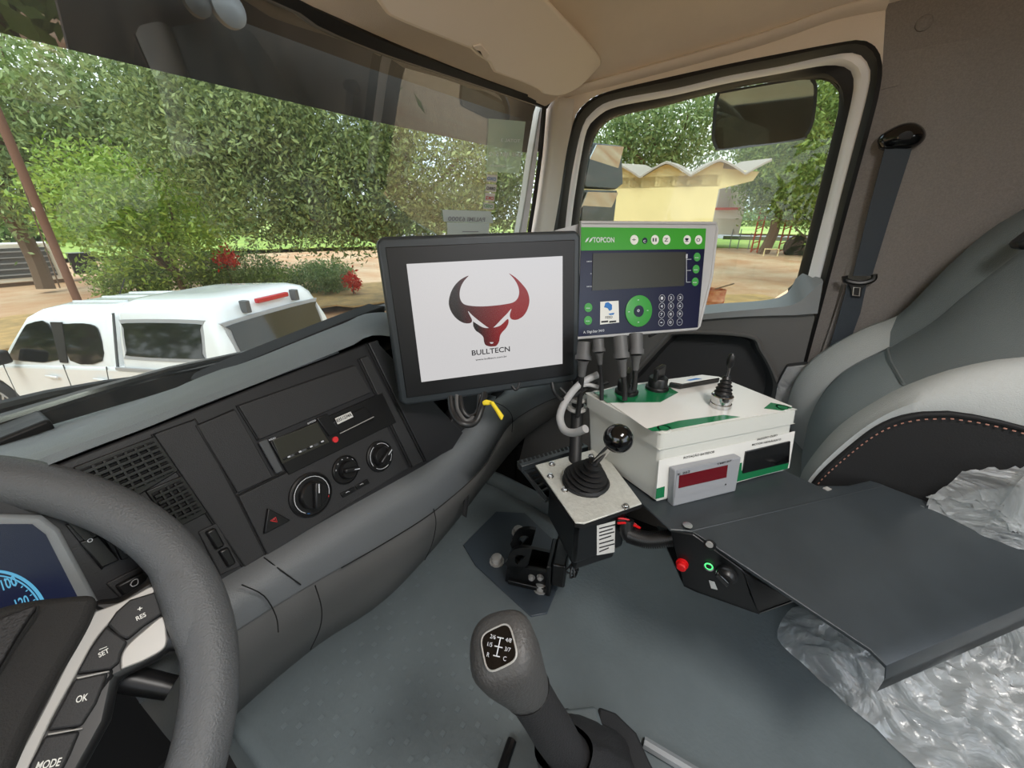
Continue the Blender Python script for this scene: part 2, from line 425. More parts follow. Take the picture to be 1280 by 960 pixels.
def cr2(ps): return [(p.x, p.y) for p in cr([(a, b, 0) for a, b in ps], n=4)]
ring('trim_4', go, gi, 1.275, 1.29, 'rubber', .012, .03, 'black rubber door gasket')
door = thing('door_1', (1.3, .2, -1.0), 'x', 'x'); del door['category']; door['kind'] = 'structure'; door['label'] = 'passenger door with white painted window frame'
def ringpart(name, o_, i_, xo, xi, mat_, bulge, thick):
    a = resample([PX(q, xo) for q in cr2(o_)], 90); b = resample([PX(q, xi) for q in cr2(i_)], 90)
    mid = [(p+q)/2+V((-bulge, 0, 0)) for p, q in zip(a, b)]
    return MB().loft([a, mid, b], back=(thick, 0, 0)).build(name, mat_, door)
ringpart('window_frame', gi, wi, 1.30, 1.32, 'white_paint', .006, .05)
ringpart('window_seal', wi, bi, 1.32, 1.345, 'rubber', .004, .02)
gl = [PX(q, 1.348) for q in bi]+[PX(q, 1.348) for q in [(960, 378), (885, 388), (800, 400), (710, 410), (716, 330)]]
MB().prism(gl, (.004, 0, 0)).build('window_glass', 'side_glass', door)
# lower door: ledge, panel, recess
led_t = [PX(q, 1.33) for q in [(700, 402), (800, 393), (885, 381), (950, 376), (978, 370), (990, 358), (1000, 342), (1026, 345)]]
led_m = [PX(q, 1.25) for q in [(695, 412), (800, 402), (885, 392), (950, 386), (988, 382), (1004, 374), (1016, 362), (1029, 352)]]
led_b = [PX(q, 1.245) for q in [(690, 425), (800, 410), (885, 399), (950, 395), (992, 394), (1006, 393), (1018, 392), (1022, 392)]]
MB().loft([resample(cr(x_), 40) for x_ in (led_t, led_m, led_b)]).build('door_ledge', 'ledge', door)
f3 = [(1.27, .75, -.40)]
def yz(pts, x): return [V((x, a, b)) for a, b in pts]
panel_out = [V(p) for p in [PX((690, 412), 1.262), PX((885, 393), 1.262), PX((1021, 386), 1.262), PX((1000, 470), 1.262)]]+[V((1.262, -.2, -1.1)), V((1.262, .75, -1.1))]
rec = cr([PX(q, 1.262) for q in [(790, 470), (830, 425), (850, 415), (935, 419), (952, 436), (968, 465), (972, 490), (955, 520), (900, 540), (800, 560), (740, 530)]], closed=True, n=4)
cen = sum(rec, V())/len(rec)
# panel skin with a real hole: ring between the outer border and the recess rim
ang = lambda p: math.atan2(p.z-cen.z, p.y-cen.y)
def ray_out(a):
    d = V((0, math.cos(a), math.sin(a))); best = 9
    for i in range(len(panel_out)):
        p, q = panel_out[i], panel_out[(i+1) % len(panel_out)]; e = q-p
        den = d.y*e.z-d.z*e.y
        if abs(den) < 1e-9: continue
        t = ((p.y-cen.y)*e.z-(p.z-cen.z)*e.y)/den; s_ = ((p.y-cen.y)*d.z-(p.z-cen.z)*d.y)/den
        if t > 0 and -1e-6 <= s_ <= 1+1e-6: best = min(best, t)
    return cen+d*best
outer = [ray_out(ang(p)) for p in rec]
lip = [p+(cen-p).normalized()*.012+V((.012, 0, 0)) for p in rec]; deep = [cen+(p-cen)*.86+V((.06, 0, 0)) for p in rec]
MB().loft([outer, rec, lip], closed=True).build('door_panel', 'panel_grey', door)
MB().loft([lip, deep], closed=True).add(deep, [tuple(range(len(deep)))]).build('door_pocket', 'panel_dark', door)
MB().tube([p+V((-.004, 0, 0)) for p in rec], .006, 6, closed=True).build('pocket_rim', 'panel_grey', door)
MB().prism(yz([(-.2, -.28), (.75, -.28), (.75, -1.2), (-.2, -1.2)], 1.36), (.02, 0, 0)).build('door_skin', 'white_paint', door)

# right wall behind the door and rear corner
wr = MB(); prof = [(1.283, -.02), (1.283, -.12), (1.27, -.20), (1.262, -.27), (1.275, -.30), (1.278, -.36), (1.268, -.6), (1.24, -.8), (1.22, -.945)]
edge = [PX(q, 1.283) for q in cr2(go[8:])]
zs = list(np.linspace(.52, -1.1, 40))
def edge_y(z):
    es = sorted([(p.z, p.y) for p in edge if p.z < .34]); zz = [e[0] for e in es]; yy = [e[1] for e in es]
    return float(np.interp(z, zz, yy))
rows = []
for z in zs:
    y0 = edge_y(z) if z < .345 else 1.0
    y0 = y0+.004
    r = [V((1.283, y0, z)), V((1.283, min(y0-.03, -.11) if z < .345 else 0.0, z))]+[V((x, y, z)) for x, y in prof[2:]]
    rows.append(r)
lo = [r for r, z in zip(rows, zs) if z < .345]
struct(wr.loft(lo).build('wall_right', 'fabric_wall', smooth=60), 'grey fabric covered side wall behind the door')
struct(MB().abox(-.95, 1.3, -.95, -.93, -1.2, -.25).abox(.7, 1.3, -.95, -.93, -.25, .5).abox(-.95, 1.3, -.95, -.93, .35, .5).build('wall_back', 'fabric_wall'), 'grey fabric rear wall with an opening left to brighten the cab')  # unseen opening shaped to let more daylight into the cab
struct(MB().abox(-.95, -.92, -.95, 1.0, -1.24, -.45).abox(-.95, -.92, .75, 1.0, -.45, .3).abox(-.95, -.92, -.95, -.45, -.45, .5).build('wall_left', 'panel_dark'), 'driver side wall below the door opening')
struct(MB().abox(1.284, 1.30, .50, 1.04, -1.2, -.27).abox(-.95, 1.3, .78, 1.04, -.35, -.335).build('trim_10', 'carpet'), 'dark kick panel and cowl under the windscreen')
struct(MB().abox(.40, 1.3, -.94, .98, -1.21, -1.2).abox(1.268, 1.29, -.94, .75, -1.22, -.95).build('trim_11', 'carpet'), 'dark door sill lining')

# headliner: header above the windscreen, roof, side rail
xs = np.linspace(-.95, 1.285, 40)
rows = []
rail = [PX((700, 118), 1.28), PX((800, 92), 1.28), PX((950, 50), 1.28), PX((1040, 18), 1.28), PX((1110, 3), 1.28), V((1.28, -.5, .41)), V((1.28, -.93, .41))]
for t, (y, z) in enumerate([(.66, .335), (.60, .375), (.52, .42), (.40, .455), (.25, .47), (-.2, .475), (-.94, .475)]):
    row = []
    for x in xs:
        if t == 0: yy, zz = yw(x, .31)-.012, .312+.0+(.018 if x > 1.1 else 0)*0
        else: yy, zz = y+.05*(1-((x-.2)/1.1)**2), z
        k = max(0, (x-1.0)/.285); zr = float(np.interp(yy, sorted([p.y for p in rail]), [p.z for p in sorted(rail, key=lambda p: p.y)]))
        zz = zz*(1-k**2)+(min(zr, zz) if t else zz)*k**2
        row.append(V((x, yy, zz)))
    rows.append(row)
struct(MB().loft(rows, back=(0, 0, .03)).build('ceiling', 'beige', smooth=60), 'beige moulded headliner')
gtop = [PX(q, 1.28) for q in cr2(go[2:13])]
top = resample(cr(rail[:5]), 50); bot = resample(gtop, 50)
rl = struct(MB().loft([[p+V((-.0, 0, .02)) for p in top], [p+V((-.022, 0, .004)) for p in top], [p+V((-.018, 0, -.006)) for p in top], [p*1.0+V((0, 0, -.012)) for p in top], bot]).build('trim_5', 'beige', smooth=60), 'beige rail over the passenger door')
# fabric corner above the door's rear edge
fc = [PX((1088, 28), 1.281), PX((1110, 3), 1.281), V((1.281, -.5, .42)), V((1.27, -.8, .42)), V((1.27, -.8, .33)), PX((1100, 112), 1.281), PX((1103, 82), 1.281), PX((1096, 60), 1.281), PX((1077, 50), 1.281)]
struct(MB().prism(fc, (.01, 0, 0)).build('trim_6', 'fabric_wall'), 'grey fabric above the rear of the door')
struct(MB().lathe(PX((1155, 29), 1.279), (-1, 0, 0), [(.013, 0), (.013, .003), (.009, .006), (.002, .007)], 20).build('trim_7', 'fabric_wall'), 'round fabric plug high on the wall')

# engine tunnel floor with a raised rim, foot well
rimp = [PZ(q, -.71) for q in [(560, 575), (590, 592), (612, 600), (668, 622), (720, 648), (800, 690)]]
tun = [V((.06, .8, -.72)), V((.72, .8, -.72)), PZ((612, 600), -.72), PZ((668, 622), -.72), PZ((720, 648), -.72), V((.80, .1, -.72)), V((.86, -.2, -.72)), V((.9, -.94, -.72)), V((.02, -.94, -.72))]
struct(MB().prism(tun, (0, 0, -.5)).build('floor', 'floor_rubber', bevel=.02, seg=3), 'grey-green rubber tunnel cover')
rim = resample([V((.735, .68, -.712)), PZ((608, 594), -.712), PZ((668, 624), -.712), PZ((720, 652), -.712), V((.79, .12, -.712))], 30)
struct(MB().tube(cr(rim[::4]), .022, 12).build('trim_8', 'floor_rubber'), 'raised rim of the tunnel cover')
struct(MB().abox(.5, 1.3, -.94, 1.1, -1.22, -1.2).build('trim_9', 'carpet'), 'dark foot well floor')
struct(MB().abox(-.95, 1.3, .98, 1.0, -1.24, -.3).build('wall_front', 'carpet'), 'dark bulkhead behind the dashboard')
st = MB()
for q0, q1, k in [((352, 812), (560, 622), 13), ((375, 860), (590, 720), 12), ((340, 905), (430, 870), 4)]:
    pass
for i in range(13):
    for j in range(22):
        x = .10+i*.036+(j % 2)*.012; y = .16+j*.0195
        if y > .50-.25*max(0, x-.42) or y < .17+.0*x: continue
        if x > .36 and y < .46-.0 and y > .14: continue
        st.abox(x-.0035, x+.0035, y-.0035, y+.0035, -.7205, -.7188)
tag(st.build('floor_studs', 'stud'), 'small square studs moulded in the rubber tunnel cover', 'studs', kind='stuff')
struct(MB().abox(-.95, 1.3, -.94, .98, -1.26, -1.22).build('floor_pan', 'carpet'), 'dark cab floor pan')
struct(MB().abox(-.95, 1.34, 1.02, 1.04, -2.2, -.36).build('cab_front_panel', 'white_paint'), 'white outer cab front')

# ------------------------------------------------------------------ outside of the cab
# external sun visor above the windscreen
vb = [PY((0, 41), 1.05), PY((230, 96), 1.05), PY((459, 150), 1.05), PY((610, 182), 1.03), PY((662, 192), 1.0)]
zb = vb[0].z
ev = thing('external_sun_visor', (.2, 1.0, vb[0].z), 'dark smoked sun visor strip above the outside of the windscreen', 'visor')
lowr = [V((-.95, 1.05, vb[0].z))]+vb+[V((1.75, .90, vb[4].z))]
lowr = resample(lowr, 30)
MB().loft([lowr, [p+V((0, -.02, .12)) for p in lowr], [V((p.x, p.y-.2, .52)) for p in lowr]], back=(0, .006, .002)).build('visor_shade', 'visor_out', ev)
MB().lathe(PY((244, 4), .97), (0, -1, 0), [(.022, 0), (.022, .01), (.012, .018), (.004, .02)], 16).build('bolt', 'grey_plastic', ev)
MB().lathe(PY((283, 12), .97), (0, -1, 0), [(.03, 0), (.03, .012), (.02, .02), (.002, .024)], 24).build('marker_lamp', 'meter_grey', ev)
MB().lathe(PY((666, 140), .97), (0, -1, 0), [(.03, 0), (.03, .012), (.02, .02), (.002, .024)], 24).build('rubber_buffer', 'black_plastic', ev)

# wipers
w1 = thing('windscreen_wiper', PY((0, 515), .92), 'black wiper lying along the bottom of the windscreen in front of the pickup', 'wiper')
MB().tube([PY(q, .90) for q in [(-40, 538), (0, 526), (100, 495), (210, 463), (300, 443), (372, 429)]], [.010, .010, .009, .007, .006, .004], 8).build('wiper_arm', 'black_gloss', w1)
MB().tube([PY(q, .925) for q in [(-40, 522), (0, 509), (60, 494), (130, 480), (165, 474)]], [.010, .010, .009, .007, .005], 8).build('wiper_blade', 'rubber', w1)
MB().tube([PY(q, .925) for q in [(105, 485), (130, 478), (150, 479), (250, 460), (300, 447)]], .005, 6).build('blade_frame', 'black_gloss', w1)
w2 = MB().box(PY((0, 552), .86), (.05, 0, .008), (0, .03, 0), (0, 0, .014)).build('wiper_cap', 'rubber', None, bevel=.005)
tag(w2, 'black rubber cap at the foot of the windscreen above the steering wheel', 'cap')
tb = MB().tube(cr([PY(q, 1.02) for q in [(436, 425), (442, 405), (452, 392), (470, 386), (520, 380)]]), .011, 10).build('mirror_arm', 'grey_plastic')
tag(tb, 'bent grey tube outside the windscreen left of the tablet monitor', 'bracket')

# stickers on the windscreen
def sticker(name, qs, mat_, label, grp=None, lines=()):
    p = [PW(q, -.003) for q in qs]
    o = MB().loft([[p[0], p[1]], [p[3], p[2]]], back=(0, .0008, 0)).build(name, mat_, smooth=0)
    tag(o, label, 'sticker', grp)
    f = Fr(p[0], p[1]-p[0], p[3]-p[0]); 
    for s_, a, b, ta, mm in lines: text(s_, f, a, b, mm, o, h=.0012, tall=ta, mirror=True)
    return o
film_paper = bpy.data.materials.new('film_paper'); film_paper.use_nodes = True
n = film_paper.node_tree.nodes; l = film_paper.node_tree.links.new; n.clear()
o_ = n.new('ShaderNodeOutputMaterial'); t_ = n.new('ShaderNodeBsdfTransparent'); d_ = n.new('ShaderNodeBsdfTranslucent'); x_ = n.new('ShaderNodeMixShader'); x_.inputs[0].default_value = .34
d_.inputs[0].default_value = (.72, .85, .74, 1); l(t_.outputs[0], x_.inputs[1]); l(d_.outputs[0], x_.inputs[2]); l(x_.outputs[0], o_.inputs[0]); M['film_paper'] = film_paper
sticker('window_sticker', [(611, 148), (657, 152), (649, 217), (608, 214)], 'film_paper', 'pale green see-through inspection sticker high on the windscreen', None,
        [('SNE 7J01512', (611, 195), (652, 196), .011, 'ink_light'), ('TOTAL 3', (626, 177), (650, 178), .008, 'ink_light'), ('AUTORIZADO', (612, 208), (632, 209), .005, 'ink_light')])
for i, (qs, c, s_, nm) in enumerate([([(609, 218), (622, 219), (621, 228), (608, 227)], 'blue_print', 'OXO', 'blue'), ([(608, 230), (621, 231), (620, 240), (607, 239)], 'ink', 'OЯRO', 'black'),
                    ([(607, 241), (619, 242), (618, 252), (606, 251)], 'red', 'OK2', 'red'), ([(605, 253), (618, 254), (617, 262), (604, 261)], 'green_btn', 'OSD', 'green')]):
    s0 = sticker('maintenance_sticker', qs, 'label_white', 'tiny white windscreen sticker printed in '+nm, 'column of small stickers on the windscreen', [(s_.replace('Я', 'R'), (qs[3][0]+1, qs[3][1]-2), (qs[2][0]-1, qs[2][1]-2), .009, c)])
lp = thing('paper_notice', PW((585, 290), -.004), 'white taped paper notice behind the top of the tablet monitor', 'notice')
for nm, qs in [('paper_sheet', [(559, 278), (612, 279), (610, 300), (560, 300)]), ('tape', [(553, 262), (613, 264), (617, 279), (555, 277)])]:
    p = [PW(q, -.004 if nm == 'tape' else -.003) for q in qs]; MB().loft([[p[0], p[1]], [p[3], p[2]]], back=(0, .0008, 0)).build(nm, 'paper', lp, smooth=0)
p = [PW(q, -.006) for q in [(553, 262), (613, 264), (617, 279), (555, 277)]]; fpn = Fr(p[0], p[1]-p[0], p[3]-p[0])
text('PALIMI 63000', fpn, (560, 276), (606, 277), 'meter_grey', lp, tall=.012, mirror=True); 
fl = [PW(q, -.006) for q in [(578, 289), (598, 289), (598, 290), (578, 290)]]; MB().prism(fl, (0, -.0005, 0)).build('printed_rule', 'meter_grey', lp, smooth=0)

# exterior mirrors
ms = thing('side_mirror', V((1.5, .66, -.1)), 'tall exterior mirror seen through the front of the passenger window', 'mirror')
for nm, qs in [('upper_housing', [(741, 178), (777, 182), (779, 230), (770, 237), (733, 235), (730, 232)]), ('lower_housing', [(730, 237), (772, 238), (767, 282), (726, 281)])]:
    c = [PY(q, .62) for q in qs]; MB().prism(c, (0, .05, .0)).build(nm, 'black_plastic', ms, bevel=.006)
for nm, qs in [('mirror_glass', [(743, 181), (774, 184), (776, 228), (734, 232)]), ('wide_angle_glass', [(732, 240), (769, 241), (764, 280), (728, 279)])]:
    c = [PY(q, .612) for q in qs]; c = [p+V((0, -(p.z-c[0].z)*.38-.01, 0)) for p in c]; MB().prism(c, (0, .004, 0)).build(nm, 'mirror', ms, smooth=0)
km = thing('kerb_mirror', PX((955, 150), 1.62), 'wide black rimmed kerb mirror hanging outside the top of the passenger window', 'mirror')
kc = [PX(q, 1.6) for q in cr2([(893, 130), (897, 119), (905, 116), (1005, 99), (1016, 101), (1021, 112), (1018, 150), (1010, 168), (998, 175), (905, 187), (893, 184), (889, 172)])]
cc = sum(kc, V())/len(kc)
def tiltk(p, k=.35): return V((p.x+(p.z-cc.z)*k, p.y, p.z))
kc = [PP((640, 480), V(), V((1, 0, 0))) if False else tiltk(p, -.25) for p in kc]
kin = [cc+(p-cc)*.94 for p in kc]
dome = [cc+(p-cc)*.97+V((.05, 0, .01)) for p in kc]; dome2 = [cc+(p-cc)*.6+V((.09, 0, .02)) for p in kc]
MB().loft([kin, [cc+(p-cc)*1.0+V((-.006, 0, 0)) for p in kc], dome, dome2], closed=True).add(dome2, [tuple(range(len(dome2)))]).build('mirror_housing', 'rubber', km)
MB().add(kin+[p+V((.004, 0, 0)) for p in kin], [tuple(range(len(kin))), tuple(range(len(kin), 2*len(kin)))]).build('mirror_glass', 'mirror', km, smooth=0)
MB().tube([cc+V((.07, 0, .05)), cc+V((.05, 0, .25)), V((1.4, cc.y, cc.z+.3))], .012, 8).build('mirror_bracket', 'rubber', km)
# ------------------------------------------------------------------ grounds
def azp(az, d, z=GZ):
    a = math.radians(az); return V((math.sin(a)*d, math.cos(a)*d, z))
def terrain(x, y):
    return GZ-.04*max(0, min(y, 11)-4.5)+.05*noise.noise(V((x*.15, y*.15, 0)))
rows = []
R = [2, 4, 6, 8, 11, 15, 20, 27, 36, 48, 70, 110, 200, 400]
for r in R: rows.append([V((math.sin(a)*r, math.cos(a)*r, terrain(math.sin(a)*r, math.cos(a)*r) if r < 60 else GZ-.26)) for a in np.linspace(0, 2*math.pi, 97)])
struct(MB().loft(rows).add([rows[0][i] for i in range(96)], [tuple(range(96))]).build('ground', 'ground', smooth=60), 'orange dirt yard')
def strip(name, az0, az1, d0, d1, mat_, z, label):
    n = 24; rr = [[azp(a, d+(.6*noise.noise(V((a*.4, d*.1, 3)))), GZ+z) for a in np.linspace(az0, az1, n)] for d in np.linspace(d0, d1, 6)]
    return struct(MB().loft(rr, back=(0, 0, -.05)).build(name, mat_, smooth=60), label)
strip('ground_grass', -30, 62, 42, 78, 'grass', .08, 'green grass beyond the dirt yard')
strip('ground_field', -30, 112, 80, 300, 'field_far', .1, 'far yellow-green field')
strip('ground_verge', 66, 108, 43, 60, 'grass', .08, 'grass verge beyond the road')
strip('ground_road', 40, 112, 60, 72, 'asphalt', .12, 'pale grey road')
strip('ground_litter', 76, 100, 6, 17, 'litter', .05, 'dry leaf litter near the cab')
strip('ground_leaves', 2, 48, 14, 18.5, 'litter', .05, 'dry leaves under the trees')
strip('ground_leaf_strip', 28, 48, 9, 12, 'litter', .05, 'dry leaves beside the pickup')  # same litter colours as the other leaf strips

# ------------------------------------------------------------------ trees
rng = np.random.default_rng(5)
def foliage(blobs, n, size, mat_, parent, name='foliage', droop=.5, shell=.55, per=26, spread=.30):
    bl = np.array([[*c, *r] for c, r in blobs]); w = bl[:, 3]*bl[:, 4]*bl[:, 5]; w = w**.8/sum(w**.8)
    k = max(1, n//per); idx = rng.choice(len(bl), k, p=w)
    d = rng.normal(size=(k, 3)); d /= np.linalg.norm(d, axis=1)[:, None]
    rad = shell+(1-shell)*rng.random(k)**.5
    cc = bl[idx, :3]+d*bl[idx, 3:]*rad[:, None]
    c = np.repeat(cc, per, 0)+rng.normal(size=(k*per, 3))*spread
    N = len(c); ax = rng.normal(size=(N, 3)); ax[:, 2] -= droop; ax /= np.linalg.norm(ax, axis=1)[:, None]
    sd = np.cross(ax, rng.normal(size=(N, 3))); sd /= np.linalg.norm(sd, axis=1)[:, None]
    L_ = size*(.7+.6*rng.random(N))[:, None]; W_ = L_*.2
    v = np.stack([c-ax*L_*.5, c+sd*W_, c+ax*L_*.5, c-sd*W_], 1).reshape(-1, 3)
    ctr = c.mean(0); me = bpy.data.meshes.new(name)
    me.vertices.add(N*4); me.vertices.foreach_set('co', (v-ctr).ravel().astype(np.float32))
    me.loops.add(N*4); me.loops.foreach_set('vertex_index', np.arange(N*4, dtype=np.int32))
    me.polygons.add(N); me.polygons.foreach_set('loop_start', np.arange(0, N*4, 4, dtype=np.int32))
    me.update(calc_edges=True); me.materials.append(M[mat_])
    o = bpy.data.objects.new(name, me); COL.objects.link(o); place(o, V(ctr), parent); return o
def limb(mb, p0, p1, r0, r1, k=5, wob=.08):
    P = [V(p0).lerp(V(p1), t/k)+(V((random.uniform(-1, 1), random.uniform(-1, 1), 0))*wob*(p1-p0).length*.3 if 0 < t < k else V()) for t in range(k+1)]
    mb.tube(cr(P, n=2), [r0+(r1-r0)*i/(2*k) for i in range(2*k+1)], 7)
def tree(label, base, h_trunk, blobs, n, size, mat_, r=.16, lean=(0, 0), group=None, nb=6, cat='tree', **kw):
    base = V(base); t = thing('tree', base, label, cat, group); mb = MB(); topp = base+V((lean[0], lean[1], h_trunk))
    limb(mb, base-V((0, 0, .1)), topp, r, r*.7)
    for i in range(nb):
        c, rr = blobs[i % len(blobs)]
        e = V(c)+V((random.uniform(-.6, .6)*rr[0], random.uniform(-.6, .6)*rr[1], random.uniform(-.3, .7)*rr[2]))
        limb(mb, topp.lerp(base, random.uniform(0, .15)), e, r*.55, r*.12, wob=.15)
    mb.build('trunk', 'bark', t); foliage(blobs, n, size, mat_, t, **kw); return t
def at(u, v, d):            # point at horizontal distance d along a sight line
    r = ray(u, v); k = d/math.hypot(r.x, r.y); return r*k
def bl(u, v, d, rx, rz, ry=None): p = at(u, v, d); return (tuple(p), (rx, ry or rx, rz))
def base(u, d): p = at(u, 350, d); return V((p.x, p.y, GZ))
G1 = 'trees beyond the windscreen'; G2 = 'trees beyond the passenger window'
tree('big dark leafy tree filling the middle and right of the windscreen view', base(486, 14.5), 2.2,
     [bl(400, 150, 13, 2.6, 1.7), bl(330, 190, 12.5, 1.9, 1.5), bl(440, 235, 12.5, 2.0, 1.5), bl(550, 200, 13, 2.6, 1.9), bl(640, 220, 13.5, 2.2, 1.7), bl(300, 130, 13.5, 2.2, 1.4), bl(390, 262, 12.5, 1.4, .9), bl(510, 268, 13, 1.5, .9), bl(250, 170, 14, 1.6, 1.5), bl(335, 255, 13, 1.3, .9)],
     95000, .135, 'leaf_dark', r=.22, group=G1, nb=9, spread=.26)
tree('tall leafy tree behind the white pickup on the far left of the windscreen', base(52, 26), 4.5,
     [bl(105, 150, 24, 3.2, 2.0), bl(150, 120, 24, 4.5, 3.2), bl(10, 200, 24, 2.6, 2.2), bl(120, 190, 24, 3.4, 2.4), bl(220, 150, 24, 3.6, 3.2), bl(60, 230, 25, 3, 1.6), bl(190, 210, 26, 4, 2.5)],
     40000, .24, 'leaf_pale', r=.3, group=G1, nb=9, spread=.45)
tree('bright lime green small tree in front of the taller trees', base(225, 16.5), 1.2,
     [bl(130, 245, 16, 1.7, .6), bl(190, 225, 16, 1.5, .7), bl(215, 270, 16, 1.9, .8), bl(150, 285, 16, 1.4, .5), bl(240, 300, 16, 1.0, .7), bl(110, 205, 16.5, .9, .5), bl(180, 320, 16, .9, .6)],
     13000, .15, 'leaf_lime', r=.09, group=G1, nb=10, spread=.2, droop=0)
for i, (u, v, d, rx, rz, mt, lb) in enumerate([(160, 338, 18, 1.1, .35, 'leaf_mid', 'low green shrub left of the lime tree behind the pickup roof'), (225, 335, 17.5, 1.6, .55, 'leaf_mid', 'broad green shrub under the lime tree behind the pickup roof'),
                                   (295, 335, 17.5, 1.6, .55, 'leaf_dark', 'dark shrub under the big tree behind the pickup canopy'), (405, 342, 17, 1.1, .35, 'leaf_pale', 'pale low shrub under the big tree right of the pickup'), (340, 350, 17, 1.2, .3, 'leaf_mid', 'flat green shrub between the dark shrub and the pale one')]):
    p = at(u, v, d); t = thing('shrub', V((p.x, p.y, GZ-.2)), lb, 'shrub', 'shrubs behind the pickup')
    foliage([(tuple(p), (rx, rx, rz)), ((p.x, p.y, (p.z+GZ)/2), (rx*.8, rx*.8, abs(p.z-GZ)/2))], 6500, .11, mt, t, spread=.14)
    mb = MB()
    for k in range(5): limb(mb, V((p.x, p.y, GZ-.25)), p+V((random.uniform(-.5, .5), random.uniform(-.5, .5), .2)), .03, .01)
    mb.build('stem', 'bark', t)
for i, (u, v, d, lb) in enumerate([(281, 322, 16.4, 'red flower head above the shrubs behind the pickup'), (440, 352, 16, 'red flower head low beside the trunk of the big tree')]):
    p = at(u, v, d); t = thing('flower_spike', V((p.x, p.y, GZ-.2)), lb, 'flower')
    foliage([(tuple(p), (.22, .22, .3))], 260, .17, 'flower', t, name='blossom', spread=.1, per=10)
    mb = MB(); limb(mb, V((p.x, p.y, GZ-.25)), p, .03, .02); mb.build('stem', 'bark', t)
for i, (u, d, w, lb) in enumerate([(20, 70, 5, 'distant bushy tree on the far left above the air conditioner'), (130, 78, 7, 'distant bushy tree left of the lime tree'), (260, 82, 8, 'distant bushy tree behind the lime tree'), (420, 76, 7, 'distant bushy tree behind the big tree'), (560, 85, 9, 'distant bushy tree behind the windscreen stickers')]):
    b = base(u, d); tree(lb, b, 1.5, [((b.x, b.y, b.z+3), (w, w, 2.3)), ((b.x+w*.6, b.y, b.z+2.2), (w*.7, w*.7, 1.8))], 5200, .8, 'leaf_pale', r=.3, group=G1, spread=.7, nb=4)
# right side
tree('spreading tree with a forked trunk beyond the passenger window', base(945, 38), 4.2,
     [bl(1008, 205, 38, 4.8, 2.6), bl(968, 200, 37, 2.4, 1.4), bl(1040, 190, 38, 5, 3.4), bl(1000, 245, 38, 3.6, 1.4), bl(1060, 250, 38, 4, 1.8), bl(1000, 170, 38, 4.5, 2)],
     52000, .30, 'leaf_mid', r=.42, group=G2, nb=10, lean=(.3, -.8), spread=.55)
tree('thin airy tree behind the yellow building seen over its left part', base(820, 24), 4.0,
     [bl(790, 160, 22, 1.8, 1.4), bl(830, 150, 22, 2.4, 1.3), bl(760, 190, 22, 1.6, 1.6), bl(850, 190, 24, 1.6, .8), bl(800, 200, 24, 2.4, .9), bl(870, 140, 23, 1.6, .8), bl(872, 190, 26, 1.4, .7)],
     11000, .24, 'leaf_pale', r=.16, group=G2, nb=9, spread=.42)
tree('tree with dense foliage behind the kerb mirror', base(1075, 22), 3.5,
     [bl(1050, 150, 20, 2.4, 2.6), bl(1020, 120, 21, 2.4, 1.2), bl(1080, 210, 20, 1.8, 2), bl(1000, 190, 22, 1.5, .6)], 20000, .19, 'leaf_mid', r=.2, group=G2, nb=7, spread=.3)
for u, d, w, h, lb in [(700, 95, 9, 3, 'distant tree line clump left of the yellow building'), (935, 140, 9, 2.2, 'distant low tree right of the yellow building'), (1000, 150, 10, 2, 'distant low tree right of the forked tree'), (1080, 150, 10, 2.5, 'distant low tree behind the door frame')]:
    b = base(u, d); tree(lb, b, 1.5, [((b.x, b.y, b.z+2), (w, w, h))], 2500, 1.0, 'leaf_pale', r=.3, group=G2, spread=.8, nb=3)

# rusty leaning post with a guy wire, air conditioner on the ground
t = thing('utility_post', at(95, 380, 13.5), 'slim rusty brown post behind the pickup on the left', 'post')
pb = at(104, 395, 13.2); ptp = at(-8, 130, 12.9)
MB().tube([V((pb.x, pb.y, GZ-.3)), ptp], .075, 10).build('pole', 'rust', t); MB().tube([ptp, at(75, 360, 13.6)], .012, 6).build('guy_wire', 'bark', t)
MB().tube([pb.lerp(ptp, .55), pb.lerp(ptp, .565)], .09, 10).build('clamp', 'wall_white', t)
d0 = 30; ac = thing('air_conditioner', at(20, 345, d0), 'white boxy outdoor unit with a dark grille at the far left beyond the dirt', 'appliance')
c = at(18, 328, d0); r_ = V((math.cos(math.radians(8)), -math.sin(math.radians(8)), 0)); f_ = V((-r_.y, r_.x, 0))
c.z += .0; MB().box(c, r_*1.5, f_*.6, V((0, 0, .85))).build('casing', 'wall_white', ac, bevel=.05)
MB().box(c-f_*.62+r_*.1, r_*1.05, f_*.02, V((0, 0, .65))).build('grille', 'grey_plastic', ac)
for k in range(5): MB().box(c-f_*.66+V((0, 0, -.5+k*.25))+r_*.1, r_*1.05, f_*.02, V((0, 0, .03))).build('slat', 'meter_grey', ac)
MB().box(c-V((0, 0, .95)), r_*1.3, f_*.5, V((0, 0, .25))).build('support', 'bark', ac)
MB().box(c+r_*2.2+V((0, 0, -.2)), r_*.45, f_*.4, V((0, 0, .5))).build('motor_box', 'black_plastic', ac)

